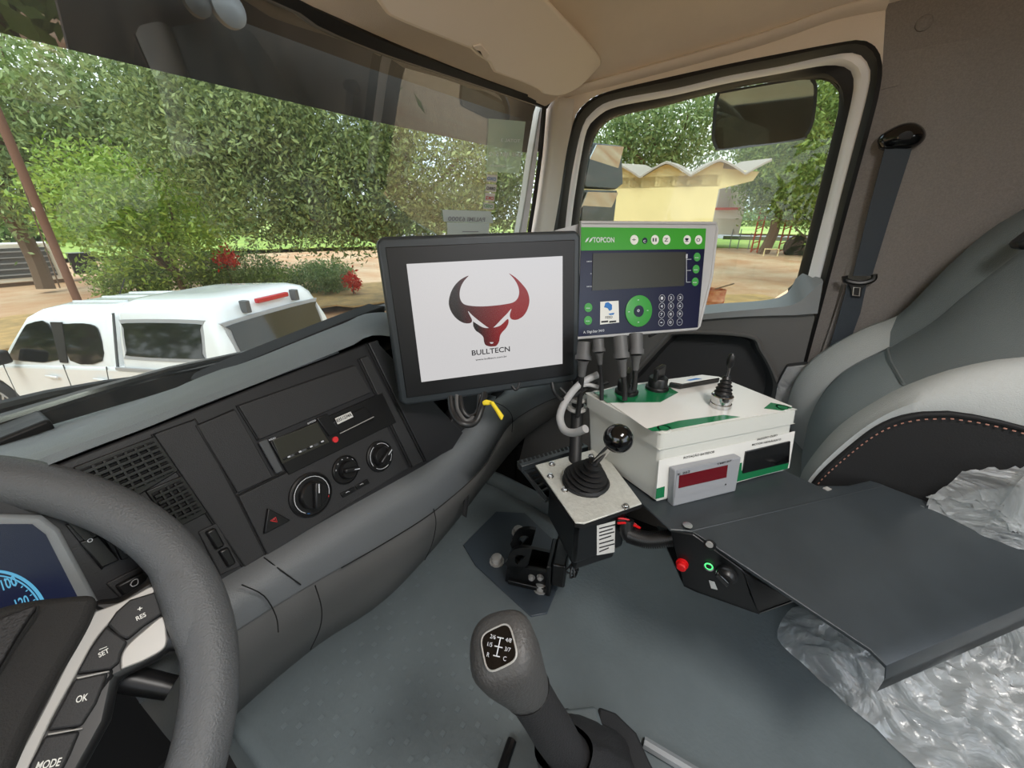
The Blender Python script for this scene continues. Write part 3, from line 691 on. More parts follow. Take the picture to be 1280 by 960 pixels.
# ------------------------------------------------------------------ white pickup with canopy
CX, CY, CH, CZ, CT = 1.72, 4.74, -.30, -2.69, -.055
cd_ = V((math.sin(CH), math.cos(CH), 0)); cr_ = V((math.cos(CH), -math.sin(CH), 0))
def car(x, y, z): return V((CX, CY, CZ))+cd_*x+cr_*y+V((0, 0, z+x*CT))
def cprism(pts, y0, y1): return [car(x, y0, z) for x, z in pts], cr_*(y1-y0)
pk = thing('pickup_truck', car(2.6, .93, 0), 'white double cab pickup with a white canopy parked outside the windscreen', 'pickup')
def arc(cx, r, a0, a1, n=10, z=.38): return [(cx+r*math.cos(math.radians(a0+(a1-a0)*k/n)), z+r*math.sin(math.radians(a0+(a1-a0)*k/n))) for k in range(n+1)]
side = [(.0, .62), (-.02, 1.08), (1.7, 1.10), (3.95, 1.06), (4.6, 1.02), (5.15, .92), (5.3, .7), (5.3, .45)]+arc(4.37, .45, 10, 170)+arc(1.27, .45, 10, 170)+[(.1, .45)]
a_, off = cprism(side, .0, 1.87); MB().prism(a_, off).build('body', 'car_paint', pk, bevel=.05, seg=3)
def ringz(x0, x1, y0, y1, r, z, n=6, xf=None):
    out = []
    for cx, cy, a0 in ((x1-r, y1-r, 0), (x0+r, y1-r, 90), (x0+r, y0+r, 180), (x1-r, y0+r, 270)):
        for k in range(n+1):
            a = math.radians(a0+90*k/n); out.append(car(cx+r*math.cos(a), cy+r*math.sin(a), z))
    return out
def shell(levels):
    mb = MB(); rows = [ringz(*l) for l in levels]; mb.loft(rows, closed=True); mb.add(rows[-1], [tuple(range(len(rows[-1])))]); return mb
shell([(-.01, 1.70, .02, 1.85, .12, 1.07), (.03, 1.70, .07, 1.80, .14, 1.35), (.14, 1.69, .16, 1.71, .16, 1.72), (.20, 1.68, .22, 1.65, .18, 1.81), (.30, 1.66, .34, 1.53, .2, 1.86), (.6, 1.5, .6, 1.27, .2, 1.875)]).build('canopy', 'car_paint', pk, smooth=60)
shell([(1.74, 4.05, .02, 1.85, .10, 1.05), (1.75, 3.80, .07, 1.80, .14, 1.30), (1.76, 3.42, .17, 1.70, .18, 1.66), (1.80, 3.25, .26, 1.61, .2, 1.75), (1.95, 3.1, .45, 1.42, .2, 1.79)]).build('cab', 'car_paint', pk, smooth=60)
def ys(z): return .02+(z-1.07)*.232
def sg(name, pts, mt, o=.012, t=.012, rnd=True):
    P = cr([(x, z, 0) for x, z in pts], closed=True, n=3) if rnd else [V((x, z, 0)) for x, z in pts]
    MB().prism([car(p.x, ys(p.y)-o, p.y) for p in P], cr_*t).build(name, mt, pk, smooth=0)
def rr(x0, x1, z0, z1, r=.06): return [(x0+r, z0), (x1-r, z0), (x1, z0+r), (x1, z1-r), (x1-r, z1), (x0+r, z1), (x0, z1-r), (x0, z0+r)]
sg('canopy_window_frame', rr(.30, 1.55, 1.20, 1.66), 'meter_grey', .016, .02); sg('canopy_window', rr(.34, 1.51, 1.24, 1.62), 'dark_glass', .022, .01)
sg('rear_door_window', [(1.98, 1.16), (2.55, 1.15), (2.58, 1.55), (2.50, 1.6), (2.1, 1.6), (1.96, 1.5)], 'dark_glass')
sg('front_door_window', [(2.78, 1.15), (3.78, 1.13), (3.72, 1.20), (3.36, 1.52), (3.2, 1.6), (2.86, 1.6)], 'dark_glass')
sg('door_pillar', [(2.60, 1.12), (2.74, 1.12), (2.80, 1.62), (2.58, 1.62)], 'rubber', .016, .01, False)
for x in (1.88, 2.66, 3.88): MB().prism([car(x, -.004, 1.1), car(x+.012, -.004, 1.1), car(x+(.1 if x > 2 else .22), -.004, .5), car(x+(.09 if x > 2 else .21), -.004, .5)], cr_*.01).build('door_gap', 'grey_plastic', pk, smooth=0)
MB().prism([car(1.71, .0, 1.06), car(1.735, .0, 1.06), car(1.76, .2, 1.72), car(1.74, .2, 1.72)], cr_*.02).build('cab_gap', 'grey_plastic', pk, smooth=0)
for x in (2.05, 2.95): MB().box(car(x, -.03, .93), cd_*.11, cr_*.012, V((0, 0, .018))).build('door_handle', 'car_paint', pk, bevel=.01)
MB().box(car(.85, -.005, 1.08), cd_*.86-V((0, 0, .04)), cr_*.012, V((0, 0, .018))).build('side_rail', 'meter_grey', pk)
MB().box(car(2.8, -.10, .42), cd_*1.3-V((0, 0, .07)), cr_*.09, V((0, 0, .03))).build('side_step', 'silver', pk, bevel=.02)
for x, y in ((1.27, .1), (4.37, .1), (1.27, 1.77), (4.37, 1.77)):
    w = MB().lathe(car(x, y-.11 if y < 1 else y-.11, .38), cr_, [(.28, 0), (.36, .02), (.385, .05), (.385, .18), (.36, .21), (.28, .22)], 32).build('wheel', 'tyre', pk)
    sgn = -1 if y < 1 else 1; c = car(x, y+sgn*.115, .38)
    MB().lathe(c-cr_*sgn*.02, cr_*sgn, [(.26, 0), (.26, .02), (.22, .02), (.20, .0)], 24).build('rim', 'rim', w)
    for k in range(6):
        a = k*math.pi/3; dv = cd_*math.cos(a)+V((0, 0, 1))*math.sin(a); MB().box(c+dv*.11-cr_*sgn*.005, dv*.11, cr_*.012, dv.cross(cr_)*.022).build('spoke', 'rim', w)
    MB().lathe(c, cr_*sgn, [(.06, -.01), (.06, .01), (.03, .015)], 14).build('hub_cap', 'rim', w)
def xr(z): return -.01+(z-1.07)*.2
def rg(name, pts, mt, o=.012, t=.012, rnd=True):
    P = cr([(y, z, 0) for y, z in pts], closed=True, n=3) if rnd else [V((y, z, 0)) for y, z in pts]
    MB().prism([car(xr(p.y)-o, p.x, p.y) for p in P], cd_*t).build(name, mt, pk, smooth=0)
rg('rear_window_frame', rr(.20, 1.62, 1.16, 1.62), 'meter_grey', .02, .03); rg('rear_window', rr(.24, 1.58, 1.20, 1.58), 'dark_glass', .028, .01)
MB().box(car(.10, .93, 1.76), cr_*.24, cd_*.03, V((0, 0, .028))).build('brake_light', 'tail_red', pk, bevel=.01)
for y in (.52, 1.28): MB().box(car(.09, y, 1.73), cr_*.03, cd_*.05, V((0, 0, .07))).build('hinge', 'grey_plastic', pk, bevel=.008)
MB().box(car(-.02, .93, 1.12), cr_*.07, cd_*.02, V((0, 0, .025))).build('lock_handle', 'grey_plastic', pk, bevel=.006)
for y in (.08, 1.79): MB().box(car(.02, y, .85), cr_*.07, cd_*.05, V((0, 0, .2))).build('tail_light', 'tail_red', pk, bevel=.02)
MB().box(car(-.06, .93, .5), cr_*.9, cd_*.09, V((0, 0, .10))).build('rear_bumper', 'silver', pk, bevel=.03)
MB().box(car(3.62, -.14, 1.20), cd_*.07, cr_*.12, V((0, 0, .09))).build('wing_mirror', 'rubber', pk, bevel=.03)
for k in range(3): MB().box(car(2.6, .6+k*.34, 1.795), cd_*.5-V((0, 0, .028)), cr_*.02, V((0, 0, .01))).build('roof_rib', 'car_paint', pk, bevel=.006)
MB().tube([car(3.2, 1.2, 1.78), car(3.05, 1.25, 2.0)], .008, 5).build('antenna', 'rubber', pk)
Fc = Fr(car(0, -.004, 0), -cd_, V((0, 0, -1)))
text('4x4', Fc, (228, 483), (241, 480), 'grey_plastic', pk, h=.01)

# ------------------------------------------------------------------ yellow building and what stands beyond it
bg_ = thing('yellow_building', azp(76, 9), 'pale yellow rendered building with a wavy fibre cement roof', 'building')
p0, p1 = azp(64, 9.6), azp(84.3, 9.2); e = (p1-p0).normalized(); nb_ = V((e.y, -e.x, 0)); nb_ = nb_ if nb_.dot(p0) > 0 else -nb_
tz = .73; ph = V((0, 0, tz-GZ+.3)); q0 = V((p0.x, p0.y, GZ-.3))
MB().prism([q0, q0+(p1-p0), q0+(p1-p0)+nb_*5, q0+nb_*5], ph+V((0, 0, 0))).build('wall', 'wall_yellow', bg_)
Lw_ = (p1-p0).length+.75; pitch = .93
def wave(s): t = (s/pitch) % 1; return .24*(1-abs(2*t-1)**1.3)
rows = []
for d_, zz in ((-.18, -.02), (-.1, 0), (5.2, .5)): rows.append([V((p0.x, p0.y, tz-.02))+e*s+nb_*d_+V((0, 0, zz+wave(s))) for s in np.linspace(-.3, Lw_, 120)])
MB().loft(rows, back=(0, 0, .035)).build('roof', 'fibre', bg_, smooth=60)
rows2 = [[V((p0.x, p0.y, tz-.2))+e*s+nb_*.0 for s in np.linspace(-.2, Lw_-.75, 120)], [V((p0.x, p0.y, tz-.03))+e*s+nb_*.0+V((0, 0, wave(s))) for s in np.linspace(-.2, Lw_-.75, 120)]]
MB().loft(rows2, back=tuple(nb_*.02)).build('gable_infill', 'wall_yellow', bg_, smooth=60)
q1 = V((p1.x, p1.y, tz)); MB().prism([q1+V((0, 0, .1)), q1+e*.62+V((0, 0, .02)), q1+e*.55+V((0, 0, -.12)), q1+V((0, 0, -.25))], nb_*.1).build('eave_bracket', 'wall_yellow', bg_)
wb = thing('white_house', base(905, 44), 'distant white house with a divided window right of the yellow building', 'building')
c = at(908, 250, 44); MB().box(c+e*(-2.5)+V((0, 0, -.6)), e*3.9, nb_*2, V((0, 0, 2.3))).build('wall', 'wall_white', wb)
for k in range(2):
    wn = MB().box(at(902+k*7, 248, 41.6), e*.24, nb_*.05, V((0, 0, .75))).build('window', 'fibre', wb)
MB().box(c+e*(-2.5)+V((0, 0, 1.8)), e*4.4, nb_*2.4, V((0, 0, .12))).build('roof', 'brickred', wb)
MB().box(at(906, 261, 41.5), e*1.2, nb_*.1, V((0, 0, .1))).build('sill', 'orange', wb)

tw = [('orange_gate_post', 934, 39), ('orange_gate_post', 967, 39)]
for i, (nm, u, d_) in enumerate(tw):
    t = thing('gate_post', base(u, d_)+V((0, 0, -.2)), 'orange latticed gate post '+('left' if i == 0 else 'right')+' of the forked tree trunk', 'post', 'orange gate posts')
    b = base(u, d_)+V((0, 0, -.25))
    for s_ in (-.22, .22): MB().tube([b+e*s_, b+e*s_+V((0, 0, 3.9 if s_ < 0 else 3.4))], .06, 6).build('upright', 'orange', t)
    for k in range(6): MB().tube([b+e*-.22+V((0, 0, .4+k*.55)), b+e*.22+V((0, 0, .6+k*.55))], .04, 5).build('rung', 'orange', t)
t = thing('tractor_tyre', base(983, 38), 'large black tyre standing against the right orange gate post', 'tyre')
MB().lathe(base(984, 38)+V((0, 0, .6)), -nb_, [(.4, -.2), (.75, -.22), (.85, -.1), (.85, .1), (.75, .22), (.4, .2), (.35, 0)], 26).build('tyre_ring', 'tyre', t)
b = base(955, 36)+V((0, 0, -.25)); tag(MB().tube([b-e*.45, b-e*.45+V((0, 0, .75)), b+e*.45+V((0, 0, .75)), b+e*.45], .05, 6).build('hoop_barrier', 'wall_yellow'), 'low pale tube hoop at the foot of the forked tree', 'barrier')
b = base(998, 38)+V((0, 0, -.1)); tag(MB().tube([b+e*1.3, b-e*1.2+V((0, 0, 2.1))], .07, 6).build('wooden_prop', 'bark'), 'dark wooden prop leaning right of the tractor tyre', 'beam')
for i, (u, hh) in enumerate([(903, 1.9), (913, 1.9), (926, 1.6), (990, 1.7), (1003, 1.7)]):
    b = base(u, 42)+V((0, 0, -.2)); tag(MB().tube([b, b+V((0, 0, hh))], .04, 5).build('fence_post', 'meter_grey'), 'thin grey fence post along the road verge', 'post', 'fence posts along the road')
gr = MB(); b0 = base(893, 46); b1 = base(1012, 46)
tag(gr.box((b0+b1)/2+V((0, 0, .8)), (b1-b0)/2, nb_*.05, V((0, 0, .16))).build('guard_rail', 'asphalt'), 'pale guard rail along the road behind the gate posts', 'rail')
t = thing('brick_drum', base(896, 12.5), 'rusty drum patched with brick red paint beside the monitor edge', 'drum')
b = base(896, 12.5)+V((0, 0, -.05)); MB().lathe(b, (0, 0, 1), [(.30, 0), (.31, .02), (.30, .04), (.30, .28), (.315, .30), (.30, .32), (.30, .58), (.315, .6), (.30, .62), (.30, .88), (.31, .9), (.27, .9), (.27, .6)], 24).build('drum_shell', 'brickred', t)
MB().tube([b+V((0, 0, .9)), b+e*.3+V((0, 0, 1.02)), b+e*.45+V((0, 0, 1.08))], .02, 5).build('stick', 'bark', t)
pw = MB()
for za, zb_ in ((4.3, 4.9), (4.0, 4.6)):
    a_, b_ = at(700, 232, 50), at(1120, 168, 46)
    pw.tube([a_.lerp(b_, k/16)+V((0, 0, (za-4.3)*1.2-.9*math.sin(math.pi*k/16))) for k in range(17)], .02, 4)
tag(pw.build('power_line', 'meter_grey'), 'thin overhead wires crossing the sky beyond the passenger window', 'wire')
# ------------------------------------------------------------------ dashboard
D = Fr((.178, .47, -.254), (1, .05, -.03), (0, -.3, -.95))
def onD(q, h=0): return D.px(q, h)
dash = thing('dashboard', (.2, .6, -.72), 'dark grey truck dashboard with black centre stack across the cab', 'dashboard')
# top roll: crest line (y about .60) to the stack edge
U = [(-60, 603), (0, 579), (75, 555), (150, 524), (202, 503), (262, 475), (330, 449), (400, 420), (440, 404), (480, 390)]
Lo = [(-60, 640), (0, 606), (64, 580), (120, 558), (187, 533), (250, 507), (320, 480), (390, 452), (440, 432), (480, 419)]
u3 = [PY(q, .605) for q in U]+[V((.64, .60, -.215)), V((.85, .62, -.235)), V((1.08, .66, -.26)), V((1.26, .70, -.29))]
l3 = [onD(q, .002) for q in Lo]+[V((.63, .52, -.275)), V((.84, .545, -.30)), V((1.07, .59, -.33)), V((1.26, .63, -.36))]
N = 70; u3 = resample(cr(u3), N); l3 = resample(cr(l3), N)
rowsr = [[V((p.x, yw(p.x, -.3)+.03, -.30)) for p in u3], [V((p.x, p.y+.11, p.z-.035)) for p in u3], [V((p.x, p.y+.04, p.z-.006)) for p in u3], u3,
         [a.lerp(b, .35)+V((0, -.012, .008)) for a, b in zip(u3, l3)], [a.lerp(b, .7)+V((0, -.012, .004)) for a, b in zip(u3, l3)], l3, [b+V((0, .02, 0)) for b in l3]]
MB().loft(rowsr).build('top_pad', 'dash_grey', dash, smooth=60)
# dark defroster hollow behind the crest
hol = [PY(q, .63) for q in [(255, 483), (262, 474), (300, 456), (360, 431), (430, 402), (482, 382), (482, 402), (430, 420), (380, 440), (340, 466), (300, 478)]]
MB().prism([V((p.x, p.y, p.z)) for p in hol], (0, .05, .0)).build('defroster_hollow', 'pad_dark', dash, bevel=.004)

# black face of the centre stack (with the cubby as a real hole: built from two plates)
face = [(-80, 640), (0, 606), (64, 580), (187, 533), (320, 480), (458, 428), (464, 446), (560, 562), (545, 571), (440, 632), (330, 697), (215, 765), (190, 790), (140, 830), (-80, 900)]
MB().fpx(D, face, -.03, 0).build('stack_face', 'dash_black2', dash, bevel=.002)
def panel(name, qs, mt='dash_black', h=.003, par=dash, b=.0012):
    if par is dash and h <= .004 and name != 'switch_frame': MB().tube(D.pxs(qs, .0012), .0011, 6, closed=True).build('panel_gap', 'seam', dash)
    return MB().fpx(D, qs, -.004, h).build(name, mt, par, bevel=b)
panel('blank_panel', [(244, 532), (291, 512), (338, 596), (294, 616)]); panel('blank_panel', [(295, 508), (441, 457), (461, 491), (321, 550)])
panel('control_panel', [(295, 620), (338, 599), (479, 531), (507, 585), (331, 693)])
panel('divider', [(447, 449), (457, 445), (526, 577), (513, 584)]); panel('divider', [(190, 543), (243, 524), (293, 618), (330, 692), (303, 708)], 'dash_black', .002)
panel('divider', [(457, 430), (466, 427), (575, 541), (562, 561), (530, 577)], 'dash_black2', .004)
# air vents with slats
def grille(outline, nx, ny, par_name='air_vent', a=None):
    fr = MB().fpx(D, outline, -.002, .0025).build(par_name, 'black_plastic', dash, bevel=.001)
    P = [D.loc(q) for q in a]; 
    def bi(s, t):
        A_, B_, C2, D_ = P; return ((A_[0]*(1-s)+B_[0]*s)*(1-t)+(D_[0]*(1-s)+C2[0]*s)*t, (A_[1]*(1-s)+B_[1]*s)*(1-t)+(D_[1]*(1-s)+C2[1]*s)*t)
    mb = MB().prism([D.at(*bi(0, 0), .0026), D.at(*bi(1, 0), .0026), D.at(*bi(1, 1), .0026), D.at(*bi(0, 1), .0026)], D.n*.0006)
    mb.build('vent_recess', 'seam', fr, smooth=0)
    for j in range(ny):
        t = (j+.5)/ny; p, q = D.at(*bi(0, t), .006), D.at(*bi(1, t), .006); dn = (D.at(*bi(.5, 1), 0)-D.at(*bi(.5, 0), 0)).normalized()
        MB().box((p+q)/2, (q-p)/2, dn*.0013, D.n*.003).build('slat', 'black_plastic', fr)
    for i in range(1, nx):
        s = i/nx; p, q = D.at(*bi(s, 0), .005), D.at(*bi(s, 1), .005); MB().box((p+q)/2, (q-p)/2, D.u*.0009, D.n*.002).build('fin', 'black_plastic', fr)
    return fr
grille([(90, 584), (192, 545), (222, 588), (170, 620), (120, 640)], 7, 6, a=[(99, 587), (190, 551), (216, 589), (125, 630)])
grille([(180, 614), (226, 594), (258, 640), (215, 662)], 4, 5, a=[(188, 617), (224, 600), (250, 638), (212, 655)])
grille([(128, 655), (190, 640), (205, 680), (150, 700)], 5, 5, a=[(138, 668), (190, 655), (195, 672), (155, 692)])
g0 = grille([(80, 655), (118, 655), (140, 690), (126, 712)], 1, 8, a=[(82, 652), (110, 655), (116, 668), (103, 674)])
sw = panel('vent_wheel_switch', [(96, 676), (120, 668), (146, 698), (123, 708)], 'black_plastic', .006)
text('O', D, (110, 679), (117, 676), 'ink_light', sw, h=.0065)
for i, qs in enumerate([[(140, 730), (176, 711), (192, 735), (158, 752)], [(178, 708), (205, 695), (222, 718), (194, 733)], [(252, 664), (264, 658), (276, 680), (265, 686)], [(268, 688), (280, 682), (290, 702), (280, 708)]]):
    s_ = panel('rocker_switch', qs, 'black_plastic', .008, b=.002)
    if i == 0:
        MB().tube(D.pxs(cr2([(163, 731), (166, 726), (172, 724), (172, 730), (166, 733), (163, 731)]), .0088), .0004, 5).build('lamp_symbol', 'ink_light', s_)
panel('switch_frame', [(130, 728), (207, 689), (232, 722), (160, 758)], 'dash_black', .003)
panel('switch_frame', [(245, 664), (268, 653), (298, 706), (272, 718)], 'dash_black', .003)

# instrument cluster behind the wheel
clf = MB().fpx(D, [(-60, 640), (50, 643), (72, 660), (128, 764), (-60, 850)], -.004, .006).build('cluster_bezel', 'ledge', dash, bevel=.003)
cl = MB().fpx(D, [(-60, 655), (40, 655), (57, 668), (106, 764), (-60, 850)], .0062, .0074).build('cluster_display', 'cluster_blue', dash, smooth=0)
import itertools
ca, cb = D.loc((0, 757)); 
gx = D.loc((57, 757))
gc = D.loc((1, 766)); gr_ = abs(D.loc((57, 757))[0]-gc[0]); gy_ = abs(D.loc((1, 766))[1]-D.loc((1, 702))[1])
for r_, w_ in ((1.0, .0010), (.9, .0005)):
    MB().tube([D.at(gc[0]+gr_*r_*math.cos(a), gc[1]-gy_*r_*math.sin(a), .008) for a in np.linspace(-1.2, 3.4, 50)], w_, 5).build('gauge_ring', 'cluster_line', cl)
for k in range(26):
    a = -1.0+k*.16; r0 = .86; r1 = .76 if k % 5 == 0 else .80
    MB().tube([D.at(gc[0]+gr_*r0*math.cos(a), gc[1]-gy_*r0*math.sin(a), .008), D.at(gc[0]+gr_*r1*math.cos(a), gc[1]-gy_*r1*math.sin(a), .008)], .0004, 4).build('gauge_tick', 'cluster_line', cl)
text('100', D, (4, 738), (22, 731), 'cluster_line', cl, h=.0082, tall=.0085); text('120', D, (22, 762), (38, 755), 'cluster_line', cl, h=.0082, tall=.0085)
MB().tube([D.at(gc[0]+gr_*.9*math.cos(a)-.03, gc[1]-.075-gr_*.6*math.sin(a), .008) for a in np.linspace(-.6, .9, 12)], .001, 5).build('gauge_ring', 'cluster_line', cl)

# radio / tachograph
rad = thing('radio_tachograph', onD((400, 545)), 'slim black radio unit with white sticker set into the dashboard', 'radio')
MB().fpx(D, [(321, 553), (461, 493), (479, 529), (344, 593)], -.03, .004).build('body', 'black_plastic', rad, bevel=.001)
MB().fpx(D, [(322, 553), (332, 549), (352, 588), (344, 592)], .004, .0075).build('side_bracket', 'grey_plastic', rad, bevel=.0008)
MB().fpx(D, [(340, 550), (396, 528), (411, 553), (352, 580)], .004, .0055).build('display', 'lcd', rad, bevel=.0006)
MB().fpx(D, [(415, 528), (456, 508), (467, 524), (424, 541)], .004, .007).build('tape_door', 'black_plastic', rad, bevel=.001)
MB().fpx(D, [(395, 523), (408, 517), (424, 539), (411, 546)], .004, .0065).build('slot_cover', 'black_plastic', rad, bevel=.001)
stc = MB().fpx(D, [(418.5, 523), (438, 514.5), (441.5, 521), (422, 530.5)], .0072, .0078).build('sticker', 'label_white', rad, smooth=0)
text('0351234A', D, (421.5, 528), (440, 519.5), 'ink', stc, h=.0084, tall=.005)
circ(D, (418.5, 549.5), .0042, .004, .0062).build('red_button', 'red_print', rad)
for k in range(7):
    q = (353+k*7.6, 573-k*3.4); MB().fpx(D, [(q[0], q[1]), (q[0]+5.5, q[1]-2.5), (q[0]+7, q[1]), (q[0]+1.5, q[1]+2.6)], .0055, .0072).build('button', 'grey_plastic' if k % 2 else 'black_plastic', rad, bevel=.0004)
text('VDO', D, (336.5, 551.5), (345, 548), 'ink_light', rad, h=.0062, tall=.0022); text('DTCO', D, (385, 530.5), (395, 526), 'ink_light', rad, h=.006, tall=.0022)
for k in range(4): MB().fpx(D, [(359+k*14, 571-k*6.4), (362+k*14, 569.6-k*6.4), (363+k*14, 571.2-k*6.4), (360+k*14, 572.4-k*6.4)], .0074, .0077).build('button_mark', 'ink_light', rad, smooth=0)
MB().fpx(D, [(424.5, 541.5), (467, 520.5), (467.4, 521.4), (425, 542.4)], .007, .0076).build('door_line', 'silver', rad, smooth=0)

# rotary knobs
def knob(q, r, ang_, marks, label):
    k = thing('heater_knob', onD(q), label, 'knob', 'heater controls on the centre stack'); c = D.px(q, .003)
    MB().lathe(c, D.n, [(r, 0), (r, .003), (r*.93, .0045), (r*.9, .003), (r*.75, .003)], 40).build('dial', 'black_plastic', k)
    MB().lathe(c, D.n, [(r*.62, .002), (r*.62, .010), (r*.56, .012), (0, .0125)], 36).build('knob_base', 'black_plastic', k)
    d = D.u*math.cos(ang_)-D.v*math.sin(ang_); s_ = d.cross(D.n)
    MB().box(c+D.n*.016, d*r*.58, s_*r*.16, D.n*.004).build('grip', 'black_plastic', k, bevel=.002)
    MB().box(c+D.n*.0203+d*r*.3, d*r*.2, s_*r*.025, D.n*.0003).build('pointer', 'ink_light', k, smooth=0)
    for (a0, a1, mt) in marks:
        aa = np.linspace(math.radians(a0), math.radians(a1), 18)
        MB().tube([c+D.n*.0046+(D.u*math.cos(t)-D.v*math.sin(t))*r*.82 for t in aa], .0005, 4).build('scale_mark', mt, k)
    return k
knob((388, 618), .029, 1.2, [(-30, 225, 'ink_light'), (-40, -34, 'red_print'), (232, 240, 'blue_print')], 'large temperature knob, the leftmost of the three dashboard knobs')
k2 = knob((431, 587), .0205, -.35, [(60, 66, 'ink_light'), (90, 97, 'ink_light'), (120, 127, 'ink_light'), (150, 158, 'ink_light'), (30, 37, 'ink_light')], 'small fan knob, the middle of the three dashboard knobs')
knob((474, 570), .0245, .45, [(20, 90, 'ink_light'), (110, 200, 'ink_light'), (220, 290, 'ink_light'), (310, 370, 'ink_light')], 'airflow knob, the rightmost of the three dashboard knobs')
hz = thing('hazard_switch', onD((340, 652)), 'triangular black hazard warning switch with red triangle', 'switch')
MB().fpx(D, [(333, 635), (361, 650), (328, 667)], .003, .008).build('button', 'black_plastic', hz, bevel=.001)
MB().tube(D.pxs([(338, 651), (344.5, 646.5), (346.5, 652.5)], .0084), .0005, 4, closed=True).build('red_triangle', 'red_print', hz)
MB().tube(D.pxs([(340, 651), (343.5, 648.6), (344.6, 651.6)], .0084), .0004, 4, closed=True).build('red_triangle', 'red_print', hz)
tb_ = thing('air_recirculation_switch', onD((443, 611)), 'two small black push buttons under the fan knob', 'switch')
for qs in ([(424.5, 617), (441, 608.5), (444, 613), (427.5, 622)], [(443, 607.5), (458, 598.5), (461, 603.5), (445.5, 612)]):
    b_ = MB().fpx(D, qs, .003, .006).build('button', 'black_plastic', tb_, bevel=.0006); c_ = (sum(q[0] for q in qs)/4, sum(q[1] for q in qs)/4)
    MB().tube(D.pxs([(c_[0]-2, c_[1]+1), (c_[0]+1, c_[1]-1), (c_[0]+2.5, c_[1]-.5)], .0063), .0004, 4).build('symbol', 'ink_light', b_)

# open cubby to the right of the stack
cub = [(465, 447), (560, 400), (640, 480), (575, 541)]
o3 = [onD(q) for q in cub]; inn = [p+V((0, .10, 0)) for p in o3]
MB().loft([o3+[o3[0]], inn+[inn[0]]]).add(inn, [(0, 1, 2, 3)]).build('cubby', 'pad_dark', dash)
MB().loft([[onD((524, 578)), onD((575, 541))], [onD((520, 548))+V((0, .06, -.0)), onD((553, 524))+V((0, .06, 0))]], back=(0, .01, -.01)).build('cubby_shelf', 'dash_grey', dash)
MB().prism([onD(q, .001) for q in [(560, 562), (575, 541), (600, 505), (640, 470), (590, 470), (566, 520)]], (0, .02, 0)).build('cubby_edge', 'dash_black2', dash, bevel=.002)

# lower padded roll, from the stack to the passenger side, down to the tunnel
A_ = [onD(q, .001) for q in [(150, 835), (215, 765), (330, 694), (440, 632), (548, 571)]]+[PY((585, 535), .45), PY((606, 505), .455), PY((650, 482), .48), PY((700, 470), .52), V((1.0, .60, -.42)), V((1.25, .64, -.43))]
Bm = [PY((165, 860), .40), PY((240, 800), .395), PY((366, 722), .395), PY((470, 655), .40), PY((548, 610), .405), PY((600, 560), .42), PY((630, 520), .435), PY((672, 494), .465), PY((716, 478), .51), V((1.0, .57, -.46)), V((1.25, .61, -.46))]
B_ = [PY((175, 880), .40), PY((270, 805), .395), PY((384, 733), .398), PY((482, 677), .402), PY((548, 634), .41), PY((605, 582), .43), PY((637, 530), .445), PY((682, 502), .475), PY((722, 486), .52), V((1.0, .58, -.50)), V((1.25, .62, -.50))]
C2 = [PZ((240, 960), -.715), PZ((292, 896), -.715), PZ((395, 808), -.715), PZ((475, 755), -.70), PZ((531, 699), -.70), PY((580, 640), .50), PY((612, 598), .49), PY((660, 543), .50), PY((710, 505), .54), V((1.0, .62, -.56)), V((1.25, .66, -.56))]
n_ = 80; A_, Bm, B_, C2 = [resample(cr(x_), n_) for x_ in (A_, Bm, B_, C2)]
hi = [a.lerp(b, .45)+V((0, -.010, .008)) for a, b in zip(A_, Bm)]
MB().loft([[a+V((0, .03, 0)) for a in A_], A_, hi, Bm, B_, [b+V((0, .004, -.001)) for b in B_]]).build('knee_roll', 'dash_grey', dash, smooth=70)
g1 = [b.lerp(c, .05)+V((0, .002, 0)) for b, c in zip(B_, C2)]
MB().loft([[b+V((0, .012, .0)) for b in B_], g1, [b.lerp(c, .35)+V((0, -.004, 0)) for b, c in zip(B_, C2)], [b.lerp(c, .7)+V((0, .004, 0)) for b, c in zip(B_, C2)], C2, [c+V((0, .06, -.03)) for c in C2]]).build('lower_panel', 'panel_grey', dash, smooth=70)
def seamline(pts, name='seam', r=.0008): MB().tube(cr(pts), r, 5).build(name, 'seam', dash)
seamline([p+V((0, -.002, 0)) for p in B_[8:60]])
seamline([onD((330, 697), .004), PY((350, 712), .400), PY((376, 731), .393)])
seamline([PY((394, 732), .396), PY((402, 760), .402), PY((400, 785), .42), PY((388, 812), .45)])
seamline([PY((542, 636), .402), PY((545, 655), .408), PY((540, 680), .43), PY((531, 700), .46)])
seamline([PY((606, 500), .445), PY((628, 507), .428), PY((640, 520), .43), PY((640, 540), .445)])
MB().tube(cr([PY((302, 731), .392), PY((330, 745), .388), PY((345, 770), .392), PY((348, 790), .40)]), .0007, 5).build('scoop_edge', 'seam', dash)
MB().box(PY((583, 622), .452), V((.025, .012, .03)), V((0, .004, 0)), V((-.004, 0, .006))).build('glovebox_latch', 'pad_dark', dash, bevel=.002)

# ------------------------------------------------------------------ steering wheel
TAU = math.radians(40); sc_ = V((-.141, .386, -.29)); e1 = V((1, 0, 0)); e2 = V((0, math.cos(TAU), math.sin(TAU)))
sn = V((0, -math.sin(TAU), math.cos(TAU)))
W = Fr(sc_, e1, -e2)
sw_ = thing('steering_wheel', sc_, 'thick grey textured steering wheel with silver button spoke', 'steering wheel')
path, rad_ = [], []
for k in range(160):
    a = 2*math.pi*k/160; P_ = sc_+(e1*math.cos(a)+e2*math.sin(a))*.2
    path.append(P_); rad_.append(.0198)
MB().tube(path, rad_, 20, closed=True).build('rim', 'steer', sw_, smooth=80)
